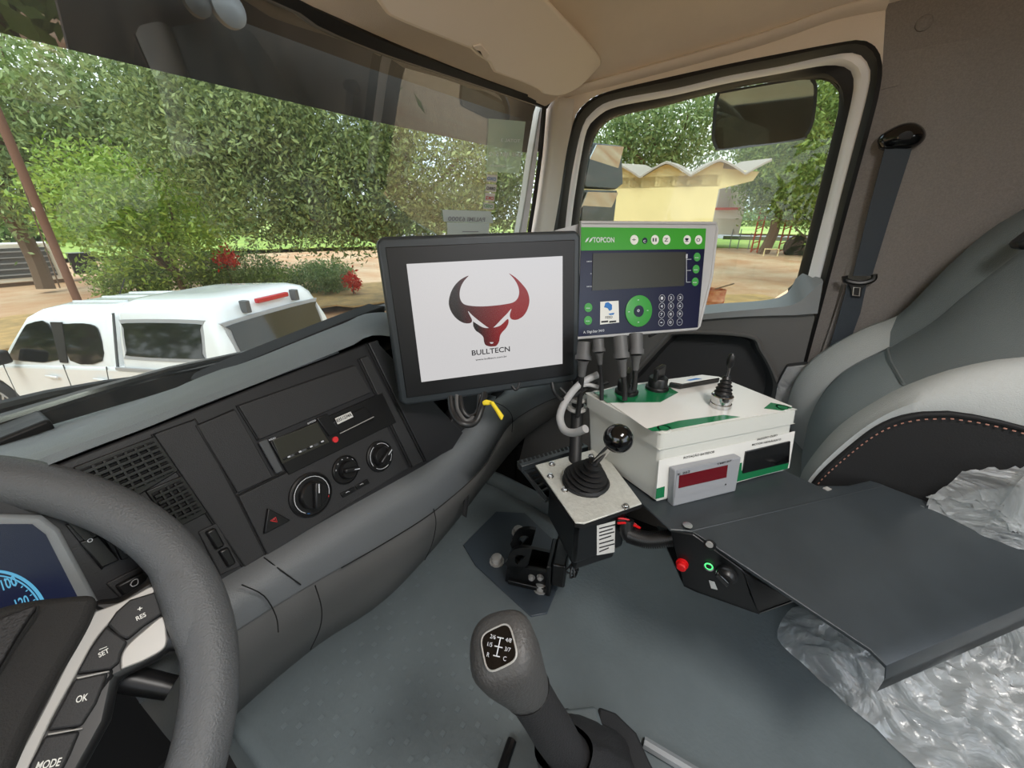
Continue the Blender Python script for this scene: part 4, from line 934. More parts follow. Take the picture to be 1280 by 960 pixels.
# steering wheel hub, spoke and buttons
def spx(name, qs, mt, h0, h1, par=sw_, b=.001, **k): return MB().fpx(W, qs, h0, h1).build(name, mt, par, bevel=b, **k)
spx('spoke', [(118, 752), (150, 750), (185, 728), (196, 690), (160, 664), (205, 668), (255, 700), (285, 780), (262, 840), (232, 822), (212, 812), (200, 826), (150, 850), (140, 900), (80, 1010), (10, 1010)], 'black_plastic', -.018, -.006, b=.005)
# thick grip bulge where the spoke joins the rim
gb = [PP(q, sc_, sn) for q in [(168, 662), (205, 690), (232, 730), (246, 780), (250, 825), (250, 860)]]
MB().tube(resample(cr(gb), 24), [.006+.014*math.sin(math.pi*(k+.5)/24) for k in range(24)], 14).build('thumb_rest', 'steer', sw_, smooth=80)
spx('hub_back', [(-60, 780), (122, 760), (150, 770), (135, 800), (150, 846), (110, 900), (60, 1000), (-80, 1040)], 'black_plastic', -.03, -.005, b=.004)
spx('silver_spoke_trim', cr2([(120, 766), (150, 755), (172, 744), (190, 735), (194, 742), (180, 752), (160, 762), (140, 778), (120, 802), (100, 838), (66, 900), (30, 975), (12, 975), (60, 880), (100, 800)]), 'silver', -.006, .0)
spx('silver_spoke_trim', cr2([(152, 838), (152, 822), (160, 808), (180, 790), (204, 772), (208, 790), (208, 806), (200, 816), (178, 828)]), 'silver', -.008, -.001)
def btn(qs, label, a, b, h=.002):
    o = spx('button', qs, 'dash_black', -.006, h, b=.0015)
    for t_, a_, b_, tl in label: text(t_, W, a_, b_, 'off_white', o, h=h+.0003, tall=tl)
    return o
btn([(163, 752), (195, 742), (203, 769), (180, 784), (160, 801), (150, 797), (135, 783), (146, 767)], [('+', (172, 765), (178, 763), .004), ('RES', (171, 776), (183, 770), .0034)], 0, 0)
btn([(134, 785), (160, 803), (152, 818), (150, 829), (139, 838), (97, 844), (114, 812)], [('–', (124, 814), (134, 810), .003), ('SET', (124, 822), (137, 815), .0034)], 0, 0)
btn([(95, 850), (136, 842), (121, 880), (103, 908), (61, 914), (76, 886)], [('OK', (94, 879), (109, 875), .0042)], 0, 0)
btn([(59, 920), (101, 914), (88, 945), (68, 985), (28, 990), (40, 955)], [('MODE', (43, 963), (74, 957), .0042)], 0, 0)
for qs in ([(96, 847), (137, 838.5), (137, 840.5), (97, 849.5)], [(60, 917), (104, 909.5), (104, 911.5), (61, 919.5)]): spx('chrome_divider', qs, 'silver', .0, .003, b=.0006)
spx('airbag_cover', cr2([(-80, 800), (0, 768), (45, 757), (80, 753), (118, 751), (119, 768), (104, 800), (70, 858), (42, 912), (14, 975), (-40, 1060), (-140, 1060)]), 'pad_fabric', -.004, .016, b=.006)
spx('airbag_emblem_panel', [(-80, 808), (0, 776), (47, 758), (48, 762), (38, 775), (22, 800), (0, 838), (-60, 900)], 'leather2', .014, .021, b=.003)
MB().tube(W.pxs(cr2([(48, 758), (44, 772), (24, 800), (0, 840), (-20, 870)]), .0215), .0008, 5).build('seam', 'seam', sw_)
col = thing('steering_column', (-.1, .45, -.45), 'black steering column cover and stalk behind the wheel', 'column')
MB().loft([[sc_-sn*d+(e1*math.cos(a)*.07+e2*math.sin(a)*.06) for a in np.linspace(0, 2*math.pi, 17)[:-1]] for d in (.02, .1, .25, .45)], closed=True).build('column_cover', 'black_plastic', col)
MB().tube([PP((60, 900), sc_-sn*.05, sn), PP((120, 840), sc_-sn*.05, sn), PP((215, 860), sc_-sn*.05, sn)], [.012, .012, .009], 10).build('stalk', 'black_plastic', col)

# ------------------------------------------------------------------ sun visor above the windscreen
SV = Fr((0, .585, .305), (1, 0, 0), (0, .10, -.083)) 
svt = thing('sun_visor', SV.px((600, 40)), 'large folded up beige sun visor with a notch', 'sun visor')
svo = cr2([(430, -60), (470, -2), (486, 12), (540, 35)])[:-1]+[(582, 52), (590, 60), (606, 70), (612, 82)]+cr2([(612, 82), (650, 96), (670, 106), (674, 110), (688, 113), (702, 111), (722, 100), (743, 78), (747, 70), (744, 62), (728, 44), (700, 15), (650, -40)])[1:]
q_ = [PP(a, SV.o, SV.n) for a in svo]; MB().prism(q_, SV.n*.02).build('visor_board', 'beige_visor', svt, bevel=.006, seg=3)
MB().fpx(SV, [(592, 58), (600, 56), (609, 66), (606, 72)], .021, .024).build('clip_slot', 'seam', svt, smooth=0)
MB().fpx(SV, [(590, 56), (600, 54), (611, 66), (606, 73), (603, 70), (599, 62), (592, 60)], .0205, .025).build('clip', 'beige', svt, bevel=.001)
MB().tube([PP((668, 106), SV.o-SV.n*.01, SV.n), PP((676, 102), SV.o, SV.n), PP((682, 108), SV.o, SV.n)], .004, 8).build('hinge_pin', 'beige', svt)

# ------------------------------------------------------------------ tablet monitor
Fm = rectframe([(508, 330), (703, 320), (699, 455), (522, 478)], .246)
mon = thing('tablet_monitor', Fm.at(.123, .25, -.03), 'large black tablet monitor showing a red bull head logo on white', 'monitor')
MB().prism([Fm.at(a, b, -.03) for a, b in [(-.038, -.030), (-.030, -.038), (Fm.w+.026, -.038), (Fm.w+.034, -.030), (Fm.w+.034, Fm.h+.030), (Fm.w+.026, Fm.h+.038), (-.030, Fm.h+.038), (-.038, Fm.h+.030)]], Fm.n*.028).build('casing', 'black_satin', mon, bevel=.005, seg=3)
MB().fbox(Fm, -.026, Fm.w+.022, -.024, Fm.h+.024, -.003, .0).build('bezel', 'black_plastic', mon, bevel=.001)
scr = MB().fbox(Fm, 0, Fm.w, 0, Fm.h, 0, .0008).build('screen', 'screen_white', mon, smooth=0)
c8 = crop(440, 260, .25)
head = c8((583, 338), (562, 362), (545, 392), (538, 425), (541, 455), (556, 478), (585, 488), (640, 492), (700, 489), (760, 482), (805, 472), (828, 452), (836, 420), (828, 385), (808, 352), (785, 327),
          (818, 348), (850, 380), (876, 415), (887, 460), (878, 505), (856, 540), (826, 558), (800, 557), (790, 545), (790, 528), (797, 503), (775, 528), (750, 553), (715, 590), (695, 602), (672, 592), (630, 560), (600, 535), (580, 515), (588, 535), (600, 560), (592, 575), (560, 575), (525, 555), (498, 522), (484, 480), (490, 435), (510, 392), (543, 358))
face_ = c8((605, 567), (625, 580), (650, 595), (672, 600), (695, 598), (718, 596), (745, 585), (778, 555), (782, 575), (770, 600), (750, 622), (740, 640), (735, 668), (722, 688), (705, 692), (688, 692), (668, 685), (660, 668), (656, 645), (640, 628), (618, 612), (606, 590))
hp = [(p.x, p.y) for p in cr([(a, b, 0) for a, b in head], closed=True, n=3)]
for nm, qs in (('bull_logo', hp), ('bull_logo', cr2(face_))):
    MB().prism(Fm.pxs(qs, .0009), Fm.n*.0003).build(nm, 'logo_red', scr, smooth=0)
for qs in (c8((688, 671), (708, 671), (703, 678), (693, 678)),): MB().prism(Fm.pxs(qs, .0013), Fm.n*.0002).build('logo_detail', 'screen_white', scr, smooth=0)
text('BULLTECN', Fm, c8((600, 738))[0], c8((790, 716))[0], 'screen_ink', scr, h=.001, tall=.0088)
text('www.bulltecn.com.br', Fm, c8((618, 764))[0], c8((775, 745))[0], 'screen_ink', scr, h=.001, tall=.0032)
arm = Fm.at(.16, .25, -.05)
MB().tube([Fm.at(.13, .08, -.04), Fm.at(.14, .12, -.10), Fm.at(.2, .12, -.16)], .018, 12).build('mount_arm', 'black_plastic', mon)

# ------------------------------------------------------------------ scale indicator
Ft = rectframe([(727, 283), (883, 283), (872, 408), (722, 422)], .262)
c1 = crop(700, 260, .1719)
top_ = thing('scale_indicator', Ft.at(.13, .18, -.03), 'grey cased livestock feed scale indicator with green and navy keypad face', 'indicator')
rim = [c1((150, 105))[0], c1((1130, 112))[0], c1((1140, 160))[0], c1((1100, 500))[0], c1((1010, 860))[0], c1((990, 878))[0], c1((125, 945))[0], c1((120, 900))[0]]
a_ = Ft.pxs(rim, -.002); cc_ = sum(a_, V())/8
MB().loft([a_, [cc_+(p-cc_)*.97-Ft.n*.028 for p in a_], [cc_+(p-cc_)*.9-Ft.n*.05 for p in a_]], closed=True).add(a_, [tuple(range(8))]).add([cc_+(p-cc_)*.9-Ft.n*.05 for p in a_], [tuple(range(8))]).build('casing', 'topcon_grey', top_, bevel=.003)
MB().tube(a_, .003, 8, closed=True).build('casing_edge', 'topcon_grey', top_)
fc_ = flat(Ft, c1((152, 140), (1060, 150), (1050, 300), (150, 310)), 'topcon_green', top_, 'green_strip', t=.001)
flat(Ft, c1((150, 310), (1050, 296), (1000, 868), (130, 935)), 'topcon_blue', top_, 'keypad_face', t=.001)
MB().prism(Ft.pxs(c1((238, 330), (915, 320), (900, 566), (232, 600)), .0015), Ft.n*.001).build('display', 'lcd', top_, smooth=0)
text('TOPCON', Ft, c1((240, 250))[0], c1((395, 249))[0], 'ink_light', top_, h=.0018, tall=.0085)
for k in range(2):
    x = 182+k*28; flat(Ft, c1((x, 248), (x+12, 225), (x+30, 212), (x+20, 236), (x+8, 248)), 'ink_light', top_, 'emblem', h=.0016)
def pad(q, r, mt, sym, par=top_, ix='ink'):
    p = c1(q)[0]; o = circ(Ft, p, r, .001, .0022, 20); b = o.build('key', mt, par, smooth=40)
    if sym:
        text(sym, Ft, (p[0]-r*480*.62, p[1]+2), (p[0]+r*480*.62, p[1]+2), ix, b, h=.0024, tall=r*.75)
    return b
for x, s in ((538, '÷'), (688, 'II'), (772, 'Σ'), (922, '!'), (1005, 'O')): pad((x, 232), .0082, 'off_white', s if s != 'Σ' else 'Z', ix='topcon_blue')
pad((615, 238), .0052, 'topcon_blue', 'C', ix='ink_light')
for q in ((994, 357), (987, 445), (980, 537), (204, 724), (202, 818)): pad(q, .0078, 'green_btn', '--', ix='ink_light')
bp = c1((570, 750))[0]; MB().lathe(Ft.px(bp, .001), Ft.n, [(.0285, 0), (.0285, .002), (.026, .003)], 36).build('navigation_pad', 'green_btn', top_)
ok_ = MB().lathe(Ft.px(bp, .003), Ft.n, [(.0105, 0), (.0105, .002)], 24).build('centre_key', 'topcon_blue', top_); text('0', Ft, (bp[0]-1.5, bp[1]+1), (bp[0]+1.5, bp[1]+1), 'ink_light', ok_, h=.0052, tall=.005)
for dx, dy in ((0, -1), (1, 0), (0, 1), (-1, 0)):
    c = Ft.px(bp, .0042)+Ft.u*dx*.02+Ft.v*dy*.02; MB().box(c, Ft.u*.0015, Ft.v*.0006, Ft.n*.0003).build('arrow_mark', 'ink_light', top_, smooth=0)
for j in range(4):
    for i in range(3):
        q = c1((742+i*66-j*1.5, 656+j*59-i*2))[0]; s = ['1', '2', '3', '4', '5', '6', '7', '8', '9', '•', '0', '–'][j*3+i]
        k_ = MB().lathe(Ft.px(q, .001), Ft.n, [(.0068, 0), (.0068, .0012), (.0062, .0014), (.0062, .0010)], 18).build('number_key', 'topcon_blue', top_)
        MB().tube([Ft.px(q, .0024)+(Ft.u*math.cos(t)+Ft.v*math.sin(t))*.0064 for t in np.linspace(0, 2*math.pi, 19)[:-1]], .00035, 4, closed=True).build('key_ring', 'ink_light', k_)
        text(s, Ft, (q[0]-1.6, q[1]+1.6), (q[0]+1.2, q[1]+1.6), 'ink_light', k_, h=.0026, tall=.0052)
lb = flat(Ft, c1((292, 682), (424, 674), (428, 832), (290, 848)), 'off_white', top_, 'feed_badge', h=.001, t=.0008)
flat(Ft, c1((320, 722), (330, 690), (350, 684), (378, 704), (378, 738), (360, 748), (345, 728)), 'blue_print', lb, 'badge_shape', h=.002, t=.0002)
flat(Ft, c1((352, 768), (396, 762), (390, 776), (360, 778)), 'blue_print', lb, 'badge_shape', h=.002, t=.0002)
text('FEED', Ft, c1((330, 806))[0], c1((382, 801))[0], 'ink', lb, h=.002, tall=.0045)
for x in (300, 358): flat(Ft, c1((x, 822), (x+50, 817), (x+50, 830), (x, 835)), 'ink', lb, 'store_badge', h=.002, t=.0002)
text('A. Digi-Star 3410', Ft, c1((170, 912))[0], c1((322, 898))[0], 'ink_light', top_, h=.0018, tall=.0042)
for y in (390, 478, 572): text('ABCD' if y != 478 else 'A', Ft, c1((192 if y != 478 else 220, y+3))[0], c1((232, y+2))[0], 'ink_light', top_, h=.0018, tall=.0018)
for qs in (((918, 335), (921, 335), (921, 540), (918, 540)), ((921, 372), (955, 371), (955, 374), (921, 375)), ((921, 453), (952, 452), (952, 455), (921, 456)), ((921, 538), (950, 537), (950, 540), (921, 541)), ((914, 335), (928, 335), (926, 365), (916, 365))):
    flat(Ft, c1(*qs), 'ink_light', top_, 'bracket_line', h=.0016, t=.0002)
# rear shroud seen behind the monitor
MB().loft([[Ft.at(-.035, .0, -.03), Ft.at(0, -.006, -.01), Ft.at(.02, -.004, -.01)], [Ft.at(-.04, .03, -.035), Ft.at(0, .03, -.02), Ft.at(.02, .03, -.02)]], back=tuple(-Ft.n*.02)).build('mount_bracket', 'topcon_grey', top_)

# ------------------------------------------------------------------ control box on the console
BT = -.285; BB = -.397
tl, tr2, br_, bl_ = (PZ((731, 491), BT), PZ((870, 470), BT), PZ((997, 512), BT), PZ((826, 543), BT))
fbl, fbr = PZ((820, 628), BB), PZ((984, 588), BB); bx = thing('control_box', (tl+tr2+br_+bl_)/4+V((0, 0, BB-BT)), 'grey-white plastic control box with green cornered label on its lid', 'control box')
def mid4(A_, B_, k): return [a.lerp(b, k) for a, b in zip(A_, B_)]
top4 = [bl_, br_, tr2, tl]; back_off = (tr2-br_)
bot4 = [fbl, fbr, fbr+(tr2-br_)*.96, fbl+(tl-bl_)*.96]
c_ = sum(top4, V())/4
lid_lo = mid4(top4, bot4, .22)
MB().loft([top4, lid_lo], closed=True).add(top4+lid_lo, [(0, 1, 2, 3), (4, 5, 6, 7)]).build('lid', 'box_grey', bx, bevel=.006, seg=3)
ins = [p+(sum(lid_lo, V())/4-p).normalized()*.004 for p in mid4(top4, bot4, .225)]; ins2 = [p+(sum(bot4, V())/4-p).normalized()*.004 for p in bot4]
MB().loft([ins, ins2], closed=True).add(ins+ins2, [(0, 1, 2, 3), (4, 5, 6, 7)]).build('body', 'box_grey', bx, bevel=.006, seg=3)
for p, q in ((0, 2), (1, 3), (2, 0), (3, 1)):
    c = top4[p].lerp(top4[q], .065); s_ = MB().lathe(c+V((0, 0, -.001)), (0, 0, 1), [(.010, 0), (.010, .003), (.0075, .003), (.007, .001)], 20).build('lid_screw', 'box_grey', bx)
    MB().box(c+V((0, 0, .0008)), (top4[1]-top4[0]).normalized()*.006, (top4[2]-top4[1]).normalized()*.0008, V((0, 0, .0004))).build('screw_slot', 'ink', s_, smooth=0)
BL = Fr(tl, tr2-tl, bl_-tl); BL.n = V((0, 0, 1)); BL.o = V(tl)
c3 = crop(640, 400, .2969)
lab = MB().prism([BL.px(q, .0006) for q in c3((345, 305), (435, 280), (800, 232), (870, 240), (1180, 365), (1150, 385), (640, 466), (590, 468), (560, 455))], V((0, 0, .0008))).build('lid_label', 'label_white', bx, smooth=0)
MB().prism([BL.px(q, .0016) for q in c3((345, 305), (435, 285), (640, 258), (672, 290), (700, 305), (625, 346), (400, 348))], V((0, 0, .0004))).build('green_corner', 'green_label', lab, smooth=0)
MB().prism([BL.px(q, .0016) for q in c3((570, 458), (700, 425), (890, 400), (960, 408), (640, 466), (590, 468))], V((0, 0, .0004))).build('green_corner', 'green_label', lab, smooth=0)
MB().prism([BL.px(q, .0016) for q in c3((1090, 348), (1150, 360), (1180, 370), (1140, 382), (1060, 372))], V((0, 0, .0004))).build('green_corner', 'green_label', lab, smooth=0)
# rotary selector switches
def selector(q, ang_, label):
    t = thing('selector_switch', PZ(q, BT), label, 'switch', 'selector switches on the control box lid'); c = PZ(q, BT+.002)
    MB().lathe(c, (0, 0, 1), [(.020, 0), (.020, .004), (.018, .006), (.0165, .006), (.0165, .020), (.015, .022), (0, .022)], 28).build('switch_collar', 'black_plastic', t)
    d = V((math.cos(ang_), math.sin(ang_), 0)); s_ = V((-d.y, d.x, 0))
    MB().box(c+V((0, 0, .030)), d*.017, s_*.0042, V((0, 0, .012))).build('switch_handle', 'black_plastic', t, bevel=.002)
selector(c3((482, 305))[0], .15, 'black rotary selector switch on the green corner nearest the monitor')
selector(c3((610, 288))[0], -.2, 'black rotary selector switch near the far edge of the control box lid')
# small lid module
md = thing('lid_module', PZ((868, 478), BT), 'flat black edged rectangular module on the far edge of the lid', 'module')
mp_ = [BL.px(q, .002) for q in c3((660, 278), (800, 255), (868, 262), (710, 293))]
mq = [PZ(q, BT+.002) for q in c3((658, 262+22), (795, 236+18), (872, 264), (708, 292))]
MB().prism(mq, (0, 0, .010)).build('module_body', 'black_gloss', md, bevel=.0015)
cm = sum(mq, V())/4; MB().prism([cm+(p-cm)*.92+V((0, 0, .0101)) for p in mq], (0, 0, .0006)).build('module_face', 'label_white', md, smooth=0)
MB().prism([cm+(p-cm)*.3+V((0, 0, .0108)) for p in mq], (0, 0, .0003)).build('module_print', 'blue_print', md, smooth=0)
# chrome mini joystick on the lid
jj = thing('mini_joystick', PZ((901, 506), BT), 'slim chrome based mini joystick with black ribbed boot on the lid', 'joystick')
c = PZ((900, 507), BT+.002)
MB().lathe(c, (0, 0, 1), [(.0165, 0), (.0165, .006), (.015, .007), (.015, .012), (.0165, .013), (.0165, .019), (.013, .021), (0, .021)], 32).build('chrome_collar', 'chrome', jj)
MB().lathe(c+V((0, 0, .021)), (.05, 0, 1), [(.0125, 0), (.0135, .003), (.0105, .006), (.0125, .009), (.009, .012), (.011, .015), (.0075, .018), (.009, .021), (.006, .024), (.007, .027), (.004, .031)], 24).build('rubber_boot', 'black_plastic', jj)
ax_ = V((.05, 0, 1)).normalized(); MB().lathe(c+V((0, 0, .048)), ax_, [(.0026, 0), (.0026, .022)], 12).build('shaft', 'chrome', jj)
MB().lathe(c+V((0, 0, .048))+ax_*.018, ax_, [(.003, 0), (.0052, .004), (.0052, .014), (.0048, .020), (.0025, .023), (0, .0235)], 16).build('grip', 'black_plastic', jj)
# front label, digital tachometer and pressure display
lo_l, lo_r, hi_l = ins2[0], ins2[1], ins[0]
BF = Fr(ins[0], ins[1]-ins[0], ins2[0]-ins[0])
fl_ = flat(BF, c3((618, 590), (1190, 468), (1165, 622), (920, 690), (603, 755)), 'label_white', bx, 'front_label', h=.0006, t=.0008)
flat(BF, c3((935, 610), (968, 600), (966, 635), (1150, 595), (1165, 602), (1160, 625), (920, 688), (925, 650)), 'green_label', fl_, 'green_band', h=.0018, t=.0003)
flat(BF, c3((608, 710), (643, 700), (640, 745), (604, 754)), 'green_label', fl_, 'green_band', h=.0018, t=.0003)
text('ROTAÇÃO BATEDOR', BF, c3((722, 585))[0], c3((853, 559))[0], 'ink', fl_, h=.0018, tall=.0038)
text('PRESSÃO ÓLEO', BF, c3((1032, 508))[0], c3((1117, 488))[0], 'ink', fl_, h=.0018, tall=.0034)
text('MOTOR HIDRÁULICO', BF, c3((1010, 530))[0], c3((1132, 506))[0], 'ink', fl_, h=.0018, tall=.0034)
mt_ = MB().prism(BF.pxs(c3((660, 615), (935, 560), (912, 702), (652, 765)), .001), BF.n*.014).build('tachometer_meter', 'meter_grey', bx, bevel=.002)
dq = c3((690, 645), (925, 592), (908, 685), (682, 745))
MB().prism(BF.pxs(c3((694, 632), (928, 583), (908, 694), (684, 748)), .0151), BF.n*.0006).build('meter_plate', 'meter_grey', mt_, smooth=0)
MB().prism(BF.pxs(c3((704, 655), (908, 610), (902, 662), (700, 708)), .0158), BF.n*.0006).build('red_display', 'red_lens', mt_, smooth=0)
text('ж2з2', BF, c3((696, 652))[0], c3((748, 640))[0], 'ink', mt_, h=.0164, tall=.0036) if False else text('K 262', BF, c3((698, 655))[0], c3((750, 641))[0], 'ink', mt_, h=.0164, tall=.0036)
text('TMP-07', BF, c3((862, 611))[0], c3((924, 596))[0], 'ink', mt_, h=.0164, tall=.0030)
MB().lathe(BF.px(c3((899, 692))[0], .0158), BF.n, [(.0014, 0), (.0014, .0006)], 10).build('meter_screw', 'ink', mt_)
MB().prism(BF.pxs(c3((980, 552), (1166, 508), (1160, 598), (966, 643)), .001), BF.n*.003).build('pressure_display', 'black_gloss', bx, bevel=.0005)

# ------------------------------------------------------------------ console plate that carries the box, with the sloping hand rest
CZP = -.40
con = thing('console_plate', PZ((900, 640), CZP), 'bent black steel console plate carrying the control box and hand rest', 'console')
fl1 = [PZ(q, CZP) for q in [(730, 575), (795, 622), (838, 662), (865, 664), (1108, 607), (1022, 607), (975, 585), (900, 555)]]
MB().prism(fl1, (0, 0, -.004)).build('tray_plate', 'black_satin', con, bevel=.0015)
b0, b1 = PZ((865, 664), CZP), PZ((1108, 607), CZP)
def SL(q): # hand rest plane: falls away gently from the bend
    n_ = (b1-b0).cross(PZ((1110, 838), -.455)-b0).normalized(); return PP(q, b0, n_)
e0 = SL((1088, 812)); e1_ = SL((1352, 700))
n_s = 7; rows = [[b0.lerp(b1, k/n_s) for k in range(n_s+1)], [e0.lerp(e1_, k/n_s) for k in range(n_s+1)]]
f0 = SL((1108, 832)); f1 = SL((1378, 716))
lp0 = PZ((1120, 845), -.448); 
g0_ = f0+V((0, 0, -.014))+(f0-e0)*.25; g1_ = f1+V((0, 0, -.014))+(f1-e1_)*.25
h0 = g0_+V((0, 0, -.022)); h1 = g1_+V((0, 0, -.022))
bu_ = (b0-e0).normalized(); bh = V((bu_.x, bu_.y, 0)).normalized()
rows = [[b0+bh*.02, b1+bh*.02], [b0+bh*.008+V((0, 0, .0004)), b1+bh*.008+V((0, 0, .0004))], [b0-bu_*.008, b1-bu_*.008], [e0, e1_], [f0, f1], [g0_, g1_], [h0, h1]]
rows = [resample(r, 12) for r in rows]
MB().loft(rows, back=(0, 0, -.005)).build('hand_rest', 'black_satin', con, bevel=.001, smooth=60)
MB().box(PZ((1034, 611), CZP+.001), V((.004, -.003, 0)), V((.002, .003, 0)), V((0, 0, .0008))).build('rivet', 'silver', con)
MB().lathe(PZ((859, 659), CZP), (0, 0, 1), [(.005, -.022), (.005, -.012), (.007, -.012), (.007, -.005), (.004, -.005), (.004, .002), (.0065, .002), (.0065, .004)], 14).build('bolt', 'chrome', con)
# switch panel under the plate
SP = rectframe([(840, 668), (935, 700), (985, 752), (872, 736)], .12)
o_ = PZ((838, 662), CZP); oo = PZ((865, 664), CZP)
e_h = (e0-b0).normalized()
SF = Fr(o_, V((-.35, -.94, 0)) if False else (PZ((935, 712), -.415)-o_), (0, 0, -1))
sp = thing('switch_panel', SF.at(.06, .09, -.02), 'black side switch panel hanging under the console plate', 'switch panel')
pq = [(838, 664), (866, 668), (928, 713), (938, 745), (949, 768), (941, 766), (870, 740), (855, 733)]
MB().prism(SF.pxs(pq, 0), -SF.n*.003).build('panel_plate', 'black_paint', sp, bevel=.001)
K0, K1 = SF.px((929, 714)), SF.px((949, 768)); K2 = PD((993, 752), K1.dot(cfwd)+.02)
MB().prism([K0, K1, K2], V((.012, .012, 0))).build('panel_side', 'black_paint', sp, bevel=.001)
MB().prism([SF.px((855, 733)), SF.px((870, 740)), K1, K2, K2+V((.05, .06, 0)), SF.px((855, 733))+V((.10, .06, .0))], (0, 0, .003)).build('panel_bottom', 'black_paint', sp)
rbt = thing('red_push_button', SF.px((852, 704)), 'red push button on the black switch panel', 'button')
MB().lathe(SF.px((853, 704)), SF.n, [(.0082, 0), (.0082, .003), (.0066, .003), (.0066, .009), (.005, .0105), (0, .0108)], 22).build('button_cap', 'red', rbt)
rb = thing('green_ring_button', SF.px((886, 708)), 'small push button with glowing green ring on the switch panel', 'button')
MB().lathe(SF.px((886, 708)), SF.n, [(.0064, 0), (.0064, .002), (.0045, .0028)], 22).build('button_bezel', 'chrome', rb)
MB().tube([SF.px((886, 708), .003)+(SF.u*math.cos(t)+SF.v*math.sin(t))*.0046 for t in np.linspace(0, 2*math.pi, 21)[:-1]], .0009, 5, closed=True).build('light_ring', 'btn_ring', rb)
MB().lathe(SF.px((886, 708), .001), SF.n, [(.0034, 0), (.0034, .0022)], 16).build('button_core', 'black_plastic', rb)
kl = thing('key_lock', SF.px((887, 680)), 'round metal key lock at the top of the switch panel', 'lock')
MB().lathe(SF.px((888, 680)), SF.n, [(.0072, 0), (.0072, .003), (.0055, .004)], 22).build('lock_collar', 'black_plastic', kl); MB().lathe(SF.px((887, 680), .003), SF.n, [(.0045, 0), (.0045, .002)], 18).build('lock_barrel', 'silver', kl)
rk = thing('rotary_key_switch', SF.px((908, 718)), 'black rotary switch with a lever on the switch panel', 'switch')
MB().lathe(SF.px((908, 718)), SF.n, [(.0135, 0), (.0135, .003), (.011, .004), (.010, .008), (.008, .010), (.008, .014)], 26).build('switch_collar', 'black_plastic', rk)
MB().box(SF.px((903, 722), .014), SF.u*.009+SF.v*.004, SF.v*.004, SF.n*.005).build('switch_lever', 'black_gloss', rk, bevel=.0015)
MB().prism(SF.pxs([(886, 725), (893, 727), (897, 737), (889, 735)], .0006), SF.n*.0006).build('white_tag', 'label_white', rk, smooth=0)

# ------------------------------------------------------------------ joystick with ball grip
JZ = -.39
jp = [PZ(q, JZ) for q in [(669, 583), (750, 561), (802, 631), (730, 656), (719, 655)]]
js = thing('joystick_box', sum(jp, V())/5+V((0, 0, -.14)), 'black joystick housing with pale speckled steel top plate', 'joystick')
cj = sum(jp, V())/5
MB().prism(jp, (0, 0, .003)).build('top_plate', 'steel_plate', js, bevel=.001)
MB().prism([cj+(p-cj)*1.01+V((0, 0, -.0005)) for p in jp], (0, 0, -.005)).build('plate_gasket', 'rubber', js)
J0, J1, J2, J3 = jp[0], jp[1], jp[2], jp[4]
A4 = [cj+(p-cj)*k for p, k in zip((J0, J1, J2, J3), (.72, .72, .80, .86))]
MB().prism([p+V((0, 0, -.006)) for p in A4], (0, 0, -.085)).build('housing', 'black_paint', js, bevel=.006)
B4 = [cj+(p-cj)*k for p, k in zip((J0, J1, J2, J3), (.5, .5, .66, .66))]
MB().prism([p+V((0, 0, -.09)) for p in B4], (0, 0, -.028)).build('connector_block', 'black_paint', js, bevel=.004)
JF = Fr(A4[3], A4[2]-A4[3], (0, 0, -1))
ls = flat(JF, [(746, 657), (769, 651), (768, 690), (746, 694)], 'label_white', js, 'serial_label', h=.0006)
for k, (a, w) in enumerate([(0, 20), (5, 17), (9, 19), (14, 15), (19, 18), (24, 19), (29, 12)]):
    MB().prism(JF.pxs([(749, 660+a), (749+w, 655+a), (749+w, 656.6+a), (749, 661.6+a)], .0012), JF.n*.0001).build('print_line', 'ink', ls, smooth=0)
for q in ((690, 581), (688, 596), (741, 606), (739, 571), (782, 634), (706, 613)): bolt(js, PZ(q, JZ+.003), (0, 0, 1), .0045)
cb_ = PZ((732, 603), JZ+.003); axj = (PZ((774, 547), -.292)-cb_); axj.normalize()
MB().lathe(cb_, V((0, 0, 1)), [(.036, 0), (.0375, .003), (.035, .007)], 36).build('boot_base', 'rubber', js)
prof = [(.035, .002), (.0375, .006), (.030, .008), (.034, .012), (.026, .014), (.030, .018), (.021, .020), (.0255, .024), (.017, .026), (.0205, .030), (.0135, .032), (.0145, .038), (.0095, .041), (.0095, .045), (.005, .047)]
MB().lathe(cb_, (V((0, 0, 1))*.55+axj*.6).normalized(), prof, 32).build('rubber_boot', 'rubber', js)
ps = cb_+(V((0, 0, 1))*.55+axj*.6).normalized()*.036; bc = PD((773, 548), .505)
MB().tube([ps, bc], .0052, 14).build('lever_shaft', 'chrome', js); MB().sphere(bc, .0195, 16).build('ball_grip', 'black_gloss', js)
wb_ = A4[3]+V((.02, .01, -.115))
for k in range(5):
    MB().tube(cr([wb_+V((k*.004, .0, 0)), wb_+V((.01*math.sin(k*2.), .008*math.cos(k), -.018)), wb_+V((.012+.003*k, -.004, -.028)), wb_+V((.018, .01, -.004))]), .0014, 5).build('wire_tail', 'cable', js)
cd1 = MB().tube(cr([A4[2]+V((-.005, .0, -.03)), PZ((785, 668), -.44), PZ((810, 675), -.44), PZ((840, 672), -.43)]), .011, 14)
for k in range(26):
    p = cr([PZ((785, 668), -.44), PZ((810, 675), -.44), PZ((840, 672), -.43)], n=13)
    q = p[min(k, len(p)-2)]; cd1.lathe(q, (p[min(k, len(p)-2)+1]-q), [(.0125, -.0008), (.0125, .0008)], 14)
tag(cd1.build('corrugated_conduit', 'black_plastic'), 'black corrugated conduit between the joystick housing and the switch panel', 'conduit')
